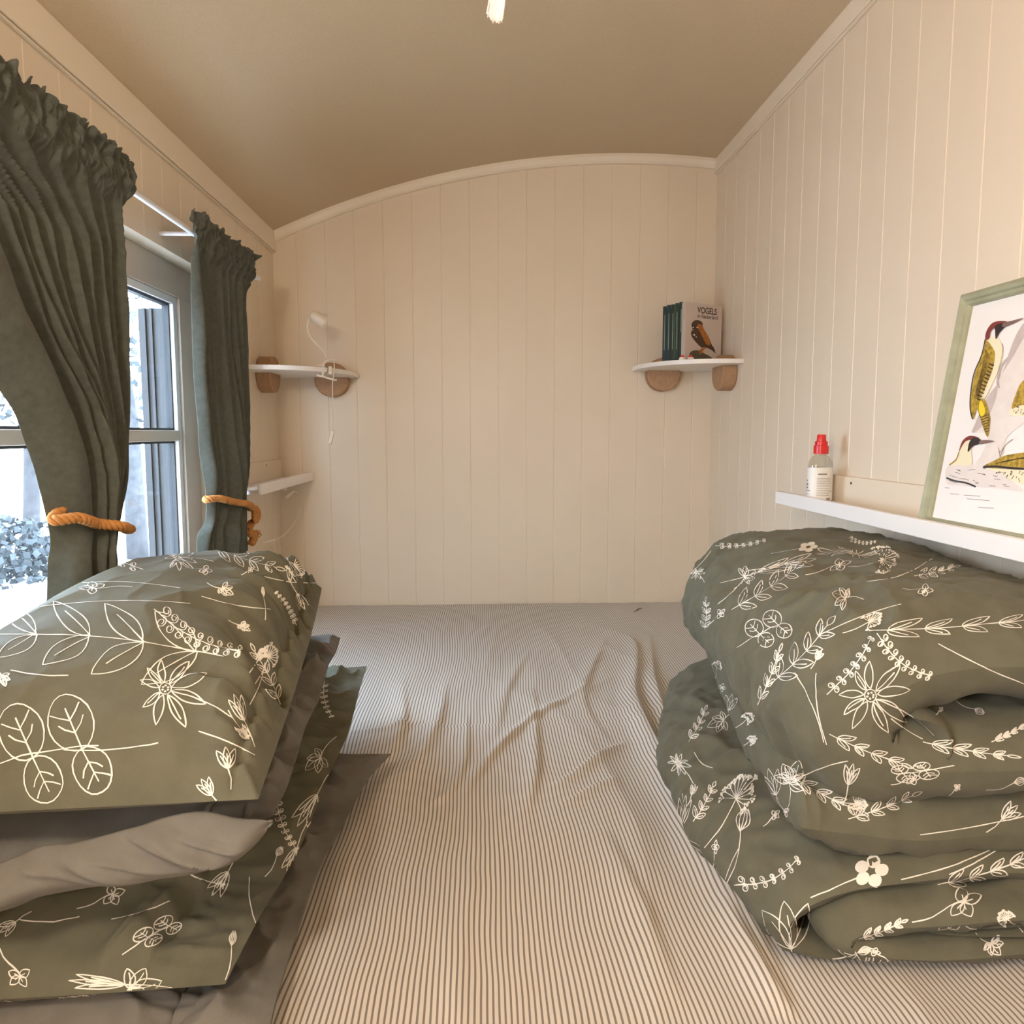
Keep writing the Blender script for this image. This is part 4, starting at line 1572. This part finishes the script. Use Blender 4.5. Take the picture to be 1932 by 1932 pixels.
for i in range(5):
    c = q(616, 692+i*2.6, -0.004)
    m.tube([c+Vector((0.007*cos(a), 0.007*sin(a), 0.001*a/6)) for a in [2*pi*k/12 for k in range(13)]], 0.0011, 6)
m.tube([q(614, 706, -.01), q(622, 690, -.01)], 0.0015, 6)
m.build('spring', M['steel'], lamp, smooth=True)
MB().tube(spline([q(615, 676), q(610, 662), q(598, 650), q(587, 638), q(580, 622), q(580, 610), q(583, 600)], 8), 0.0028, 8).build('neck', M['lampwhite'], lamp, smooth=True)
# shade: shallow cone turned to the left wall corner, dark opening below
m = MB()
c = q(597, 599)
ax = Vector((0.62, 0.30, -0.42)).normalized()
s1 = ax.cross(Vector((0, 1, 0))).normalized()
s2 = ax.cross(s1)
rings = []
for h, r_ in ((-0.022, 0.008), (-0.018, 0.014), (-0.008, 0.018), (0.014, 0.023), (0.026, 0.026), (0.025, 0.024), (0.013, 0.021), (-0.008, 0.016), (-0.016, 0.006)):
    rings.append([c+ax*h+(s1*cos(a)+s2*sin(a))*r_ for a in [2*pi*k/24 for k in range(24)]])
vs = [p for r_ in rings for p in r_]
fs = [(i*24+k, i*24+(k+1) % 24, (i+1)*24+(k+1) % 24, (i+1)*24+k) for i in range(len(rings)-1) for k in range(24)]
fs.append(tuple(range(24)))
fs.append(tuple((len(rings)-1)*24+k for k in range(24)))
m.add(vs, fs)
m.build('lamp_shade', M['lampwhite'], lamp, smooth=True, sharp=45)
m = MB().tube(spline([q(630, 682, -.004), q(631, 695, -.012), q(629, 712, -.012), q(627, 725, -.01), q(628, 760, -.01), q(629, 795, -.01), q(627, 812, -.01)], 6), 0.0017, 6)
m.build('power_cord', M['cord'], lamp, smooth=True)
m = MB()
a0, a1 = q(622, 838, -.01), q(628, 812, -.01)
m.prism([a0+Vector((-.006, -.005, 0)), a0+Vector((.006, -.005, 0)), a0+Vector((.006, .006, 0)), a0+Vector((-.006, .006, 0))], a1-a0)
m.build('cord_switch', M['cord'], lamp, bevel=0.002)


# ------------------------------------------------------------------ picture ledges
def ledge(xw, s, y0, y1, ztop, zback, out, label, ncap):
    """s=+1: sticks out to +x. L profile with back board"""
    t = thing('picture_ledge', (xw, (y0+y1)/2, ztop-0.03), label, 'shelf', 'white picture ledges')
    lip = 0.031
    MB().box((xw, y0, ztop-lip), (xw+s*(out-0.0145), y1, ztop-lip+0.012)).build('ledge_board', M['white'], t, bevel=0.0015)
    MB().box((xw+s*(out-0.014), y0, ztop-lip), (xw+s*out, y1, ztop)).build('front_lip', M['white'], t, bevel=0.0015)
    MB().box((xw, y0, ztop-lip+0.012), (xw+s*0.012, y1, zback)).build('back_board', M['wall'], t, bevel=0.001)
    for yy in ncap:
        MB().lathe([(0.0032, s*0.0118), (0.0032, s*0.0126), (0.001, s*0.0128)], (xw, yy, zback-0.014), 12, axis='X').build('screw', M['ink'], t)
    return t


oL = 0.122
zL = P(494, 913, x=XL+oL).z
ledge(XL, 1, P(493, 920, x=XL+oL).y+0.012, D-0.003, zL, zL+0.047, oL, 'short white ledge in the left corner below the corner shelf', (2.48,))
oR = 0.110
zR = P(1463, 926, x=XR-oR).z
yR = P(1463, 935, x=XR-oR).y
ledge(XR, -1, 0.45, yR, zR, P(1573, 896, x=XR-0.012).z, oR, 'long white ledge on the right wall under the bird print', (P(1606, 907, x=XR-0.012).y,))

# plug and cable below the left ledge
zz = zL-0.031
t = thing('plug_cable', P(537, 935, x=XL+0.06), 'white plug and cable looping under the left ledge', 'cable')
a = P(537, 932, x=XL+0.05)
MB().box((a.x-0.007, a.y-0.006, zz-0.027), (a.x+0.007, a.y+0.006, zz)).build('plug', M['cord'], t, bevel=0.003)
b = P(553, 927, x=XL+0.06)
MB().tube([a+Vector((0.005, 0, -0.012)), b, P(561, 930, x=XL+0.065)], [0.005, 0.005, 0.003], 10).build('cable_end', M['cord'], t, smooth=True)
MB().tube(spline([P(561, 930, x=XL+.065), P(567, 942, x=XL+.07), P(566, 962, x=XL+.07), P(558, 982, x=XL+.07), P(545, 1000, x=XL+.07), P(532, 1012, x=XL+.07), P(515, 1019, x=XL+.07), P(495, 1024, x=XL+.05)], 6), 0.0016, 6).build('cord', M['cord'], t, smooth=True)

# ------------------------------------------------------------------ spray bottle
bx = XR-0.058
bc = P(1547, 900, x=bx)
zb = zR-0.019
bh = P(1547, 857, x=bx).z-zb
bo = thing('spray_bottle', (bx, bc.y, zb), 'clear spray bottle with a red pump cap standing on the long ledge', 'bottle')
MB().lathe([(0.026, 0.0), (0.0345, 0.003), (0.0345, bh*0.76), (0.032, bh*0.86), (0.024, bh*0.95), (0.013, bh), (0.013, bh+0.004)], (bx, bc.y, zb), 40, sx=0.72, rz=radians(-55)).build('bottle_body', M['bottle'], bo, smooth=True, sharp=50)
m = MB()
for h, dz, c_ in ((0.001, 0, 0),):
    n = 40
    vs = []
    for k in range(n+1):
        a = -pi*0.98+k*(pi*1.96)/n
        x, y = 0.0350*cos(a)*0.72, 0.0350*sin(a)
        rz = radians(-55)
        x, y = x*cos(rz)-y*sin(rz), x*sin(rz)+y*cos(rz)
        vs += [(bx+x, bc.y+y, zb+0.008), (bx+x, bc.y+y, zb+bh*0.74)]
    m.add(vs, [(2*k, 2*k+2, 2*k+3, 2*k+1) for k in range(n)])
m.build('bottle_label', M['label'], bo, smooth=True)
# tiny lines of text on the label, on the side facing the bed
m = MB()
rz = radians(-55)


def lab(az, h, lift=0.0004):
    x, y = (0.0350+lift)*cos(az)*0.72, (0.0350+lift)*sin(az)
    x, y = x*cos(rz)-y*sin(rz), x*sin(rz)+y*cos(rz)
    return Vector((bx+x, bc.y+y, zb+h))


def lab_az(px):
    best, ba = 1e9, 0
    for k in range(720):
        a = 2*pi*k/720
        p = lab(a, 0.05)
        if (p-Vector((bx, bc.y, zb))).dot(Vector((bx, bc.y, 0))) > 0:
            continue
        d = p-EYE
        c = ROT.transposed() @ d
        e = abs(CX+FPX*c.x/-c.z-px)
        if e < best:
            best, ba = e, a
    return ba


rnd = random.Random(2)
aL, aM, aR = lab_az(1521), lab_az(1541), lab_az(1572)


def lab_strip(p0, p1, h, hh):
    a0, a1 = lab_az(p0), lab_az(p1)
    if abs(a1-a0) > pi:
        a0 += 2*pi if a0 < a1 else -2*pi
    n = 5
    vs = []
    for k in range(n+1):
        a = lerp(a0, a1, k/n)
        vs += [lab(a, h), lab(a, h+hh)]
    m.add(vs, [(2*k, 2*k+2, 2*k+3, 2*k+1) for k in range(n)])


for i in range(11):
    h = 0.020+i*0.0040
    lab_strip(1541, 1569-rnd.random()*4, h, 0.0009)
lab_strip(1543, 1560, 0.068, 0.0032)
lab_strip(1522, 1524, 0.052, 0.004)
lab_strip(1521, 1525, 0.043, 0.005)
lab_strip(1522, 1525, 0.036, 0.004)
lab_strip(1522, 1529, 0.030, 0.002)
lab_strip(1521, 1527, 0.022, 0.001)
lab_strip(1547, 1549, 0.010, 0.003)
lab_strip(1560, 1567, 0.009, 0.005)
m.build('label_text', mat('grey_text', (0.25, 0.23, 0.21), 0.6), bo)
zc_ = zb+bh
m = MB()
m.lathe([(0.0155, 0.001), (0.0165, 0.002), (0.0165, 0.020), (0.0140, 0.021), (0.0140, 0.030), (0.0105, 0.031), (0.0095, 0.045), (0.009, 0.046)], (bx, bc.y, zc_), 30)
m.build('pump_cap', M['red'], bo, smooth=True, sharp=35)

# ------------------------------------------------------------------ framed bird print
FB = P(1738, 975, x=XR-oR+0.030)        # lower corner on the ledge
FB.z = zR-0.019
FT = P(1846, 552, x=XR-0.024)
fh = FT.z-FB.z
y0f = P(1742, 960, x=XR-oR+0.03).y
fo = thing('framed_print', (FB.x, y0f-0.15, FB.z), 'bird print in a sage green wooden frame leaning on the right wall', 'picture')
UF = Vector((0, -1, 0))
VF = Vector((FT.x-FB.x, 0, fh)).normalized()
NF = UF.cross(VF)
if NF.x > 0:
    NF = -NF
O = Vector((FB.x, y0f, FB.z))
FH = Vector((FT.x-FB.x, 0, fh)).length
FW = 0.33


def fpt(s, t, n=0.0):
    return O+UF*s+VF*t+NF*n


def bar(s0, t0, s1, t1, name='frame_bar'):
    """mitred moulding made of three steps"""
    return None


fwid = 0.021
prof_ = [(0.0, -0.004), (0.0, 0.010), (0.006, 0.0145), (0.012, 0.012), (0.014, 0.008), (0.019, 0.008), (fwid, 0.003), (fwid, -0.004)]
corn = [(0, 0, 1, 1), (FW, 0, -1, 1), (FW, FH, -1, -1), (0, FH, 1, -1)]
for e in range(4):
    m = MB()
    vs = []
    for (s, t_, ds, dt) in (corn[e], corn[(e+1) % 4]):
        for a, n in prof_:
            vs.append(fpt(s+ds*a, t_+dt*a, n))
    K = len(prof_)
    fs = [(k, (k+1) % K, K+(k+1) % K, K+k) for k in range(K)]+[tuple(range(K)), tuple(range(K, 2*K))]
    m.add(vs, fs)
    m.build('frame_bar', M['gframe'], fo)
m = MB()
m.add([fpt(0.01, 0.01, -0.003), fpt(FW-0.01, 0.01, -0.003), fpt(FW-0.01, FH-0.01, -0.003), fpt(0.01, FH-0.01, -0.003),
       fpt(0.01, 0.01, -0.001), fpt(FW-0.01, 0.01, -0.001), fpt(FW-0.01, FH-0.01, -0.001), fpt(0.01, FH-0.01, -0.001)],
      [(0, 3, 2, 1), (4, 5, 6, 7), (0, 1, 5, 4), (1, 2, 6, 5), (2, 3, 7, 6), (3, 0, 4, 7)])
m.build('paper_sheet', M['paper'], fo)


def fa(cx, cy, lift):
    r = ray(1682+cx*0.2848, 500+cy*0.2848)
    t = (O-EYE).dot(NF)/r.dot(NF)
    return EYE+r*t+NF*(lift-0.0005)


def stroke(mb, pts, w, lift, mi, fn=fa, smooth=True):
    p = [Vector((x, y, 0)) for x, y in pts]
    if smooth:
        p = spline(p, 5)
    q = [fn(a.x, a.y, lift) for a in p]
    vs = []
    N = len(q)
    for i in range(N):
        t = (q[min(i+1, N-1)]-q[max(i-1, 0)]).normalized()
        s = NF.cross(t)
        vs += [q[i]+s*w/2, q[i]-s*w/2]
    mb.add(vs, [(2*i, 2*i+1, 2*i+3, 2*i+2) for i in range(N-1)], mi)


AM = [M['wash'], M['wash2'], M['bblack'], M['bcream'], M['bochre'], M['byellow'], M['crown'], M['beakgrey'], M['bark']]
m = MB()
# trunk and branches (pale washes)
art(m, [(960, 330), (880, 380), (820, 480), (760, 640), (700, 780), (640, 880), (560, 1050), (530, 1110), (640, 1120), (600, 1250), (560, 1320), (700, 1330), (740, 1260), (760, 1150), (860, 1060), (1000, 1000), (1000, 980), (840, 1010), (790, 980), (850, 800), (960, 640)], fa, 0.0006, 1)
art(m, [(960, 330), (880, 380), (810, 500), (740, 700), (700, 780), (720, 740), (800, 620), (880, 480), (960, 420)], fa, 0.0008, 0)
art(m, [(700, 800), (620, 900), (560, 1040), (535, 1110), (590, 1080), (650, 990), (690, 890)], fa, 0.0008, 0)
# mound the lower birds sit on
art(m, [(375, 1330), (480, 1325), (600, 1325), (700, 1370), (800, 1440), (870, 1500), (700, 1480), (560, 1470), (440, 1460), (360, 1440)], fa, 0.0007, 1)
for k in range(26):
    x, y = random.uniform(365, 820), random.uniform(1340, 1470)
    if y > 1330+(x-560)*0.3:
        stroke(m, [(x, y), (x+random.uniform(15, 60), y+random.uniform(-6, 14))], 0.0007, 0.0010, 8)
stroke(m, [(365, 1410), (420, 1430), (500, 1445), (560, 1470)], 0.003, 0.0010, 8)
# upper woodpecker: back/wing, throat and belly, head, beak, rump, tail
art(m, [(640, 490), (700, 480), (735, 540), (735, 620), (700, 720), (660, 810), (620, 880), (590, 860), (640, 720), (670, 600), (640, 540)], fa, 0.0010, 3)
art(m, [(625, 495), (660, 530), (688, 590), (670, 700), (630, 800), (590, 890), (565, 960), (540, 1025), (525, 960), (530, 850), (555, 720), (600, 600), (620, 540)], fa, 0.0012, 4)
stroke(m, [(625, 490), (600, 600), (550, 720), (528, 850), (525, 950), (540, 1020)], 0.0024, 0.0016, 2)
for k in range(11):
    t = k/10
    x, y = lerp(675, 590, t), lerp(660, 890, t)
    stroke(m, [(x-22, y-6), (x+8, y+8)], 0.0018, 0.0016, 2)
for k in range(7):
    stroke(m, [(630+k*6, 560+k*10), (600+k*3, 700+k*6), (560+k*3, 850+k*6)], 0.0007, 0.0017, 2)
art(m, [(590, 890), (625, 900), (655, 1000), (655, 1060), (640, 1140), (610, 1080), (585, 1000), (570, 940)], fa, 0.0012, 4)
art(m, [(592, 895), (615, 930), (625, 975), (600, 1005), (583, 960)], fa, 0.0016, 5)
for k in range(7):
    stroke(m, [(592+k*5, 1010+k*16), (650, 990+k*18)], 0.0014, 0.0016, 2)
art(m, [(625, 490), (632, 440), (665, 390), (710, 372), (770, 375), (760, 400), (700, 410), (660, 440), (650, 490)], fa, 0.0014, 6)
art(m, [(690, 405), (740, 385), (775, 390), (740, 425), (715, 455), (695, 492), (690, 440)], fa, 0.0015, 2)
art(m, [(745, 385), (800, 370), (876, 352), (820, 385), (745, 412)], fa, 0.0016, 7)
stroke(m, [(735, 520), (740, 570), (700, 760), (720, 815)], 0.0008, 0.0012, 7)
stroke(m, [(780, 610), (735, 660), (710, 740), (712, 810)], 0.004, 0.0011, 0)
# lower left bird head
art(m, [(455, 1200), (500, 1160), (545, 1170), (530, 1230), (530, 1320), (440, 1325), (400, 1325), (440, 1260)], fa, 0.0010, 3)
art(m, [(447, 1250), (470, 1170), (520, 1132), (580, 1145), (560, 1160), (500, 1165), (465, 1210)], fa, 0.0013, 6)
art(m, [(525, 1165), (560, 1140), (600, 1165), (590, 1185), (545, 1200), (510, 1240), (512, 1200)], fa, 0.0014, 2)
art(m, [(590, 1165), (640, 1160), (688, 1168), (640, 1180), (590, 1188)], fa, 0.0015, 7)
stroke(m, [(450, 1240), (430, 1290), (385, 1325)], 0.0030, 0.0012, 4)
# lower right bird
art(m, [(610, 1340), (680, 1300), (760, 1265), (880, 1245), (1000, 1240), (1000, 1450), (880, 1455), (800, 1430), (700, 1370)], fa, 0.0010, 3)
art(m, [(615, 1338), (680, 1298), (760, 1262), (880, 1243), (1000, 1238), (1000, 1330), (880, 1340), (740, 1350)], fa, 0.0013, 4)
stroke(m, [(610, 1340), (690, 1335), (780, 1345), (890, 1350), (1000, 1340)], 0.0034, 0.0015, 2)
for k in range(46):
    x, y = random.uniform(700, 990), random.uniform(1360, 1445)
    if y < 1350+(x-640)*0.42:
        stroke(m, [(x, y), (x-5, y+11)], 0.0011, 0.0016, 2)
for k in range(6):
    stroke(m, [(680+k*20, 1320-k*4), (800+k*20, 1290-k*3), (960, 1270+k*9)], 0.0007, 0.0017, 2)
# right bird at the frame side
art(m, [(1000, 740), (880, 770), (830, 850), (800, 940), (780, 990), (860, 1000), (1000, 990)], fa, 0.0010, 3)
art(m, [(1000, 735), (875, 768), (825, 860), (800, 950), (860, 930), (1000, 900)], fa, 0.0013, 4)
for k in range(26):
    x, y = random.uniform(800, 990), random.uniform(920, 985)
    stroke(m, [(x, y), (x-4, y+10)], 0.0012, 0.0015, 2)
# twigs and the three lines of caption
stroke(m, [(722, 1280), (712, 1210), (722, 1240), (760, 1190), (805, 1155)], 0.0009, 0.0012, 7)
stroke(m, [(722, 1270), (745, 1215)], 0.0009, 0.0012, 7)
for a_, b_ in (((390, 1515), (450, 1520)), ((480, 1524), (590, 1532)), ((500, 1548), (650, 1562)), ((575, 1605), (680, 1612)), ((355, 1475), (385, 1478))):
    stroke(m, [a_, b_], 0.0007, 0.0010, 7, smooth=False)
m.v = [v for v in m.v]
m.build('bird_drawing', AM, fo)

# ------------------------------------------------------------------ white fringed tape hanging from the ceiling
yt = 0.95
a_, b_ = P(938, -60, y=yt), P(938, 0, y=yt)
t = thing('hanging_tape', (a_.x, yt, vault(a_.x)), 'white woven tape with frayed end hanging at the top edge of the photo', 'tape')


def tape(x0, x1, ex0, ex1, py1, dy, name):
    m = MB()
    top = vault(0)-0.001

    def f(u, v):
        lo_ = P(lerp(ex0, ex1, u), py1, y=yt+dy)
        hi_ = P(lerp(x0, x1, u), 0, y=yt+dy)
        d = (hi_-lo_)
        hh = (top-lo_.z)/d.z
        p = lo_+Vector((d.x*min(v*hh, 1.0+0.5*max(v*hh-1, 0)), 0, d.z*v*hh))
        p.y += 0.003*sin(u*pi)+0.004*sin(v*6+dy*50)
        return p
    m.grid(f, 10, 40)
    o = m.build(name, M['fluff'], t, smooth=True)
    sm = o.modifiers.new('thickness', 'SOLIDIFY')
    sm.thickness = 0.0016
    m = MB()
    rnd = random.Random(3)
    for k in range(26):
        p = Vector(f(rnd.random(), 0.0))
        m.tube([p+Vector((0, 0, 0.003)), p+Vector((rnd.uniform(-.0015, .0015), rnd.uniform(-.001, .001), -rnd.uniform(0.001, 0.004)))], 0.0003, 4)
    m.build('frayed_threads', M['fluff'], t)


tape(925, 953, 926, 948, 36, 0, 'tape_strip')
tape(924, 930, 919, 928, 24, 0.008, 'tape_strip')
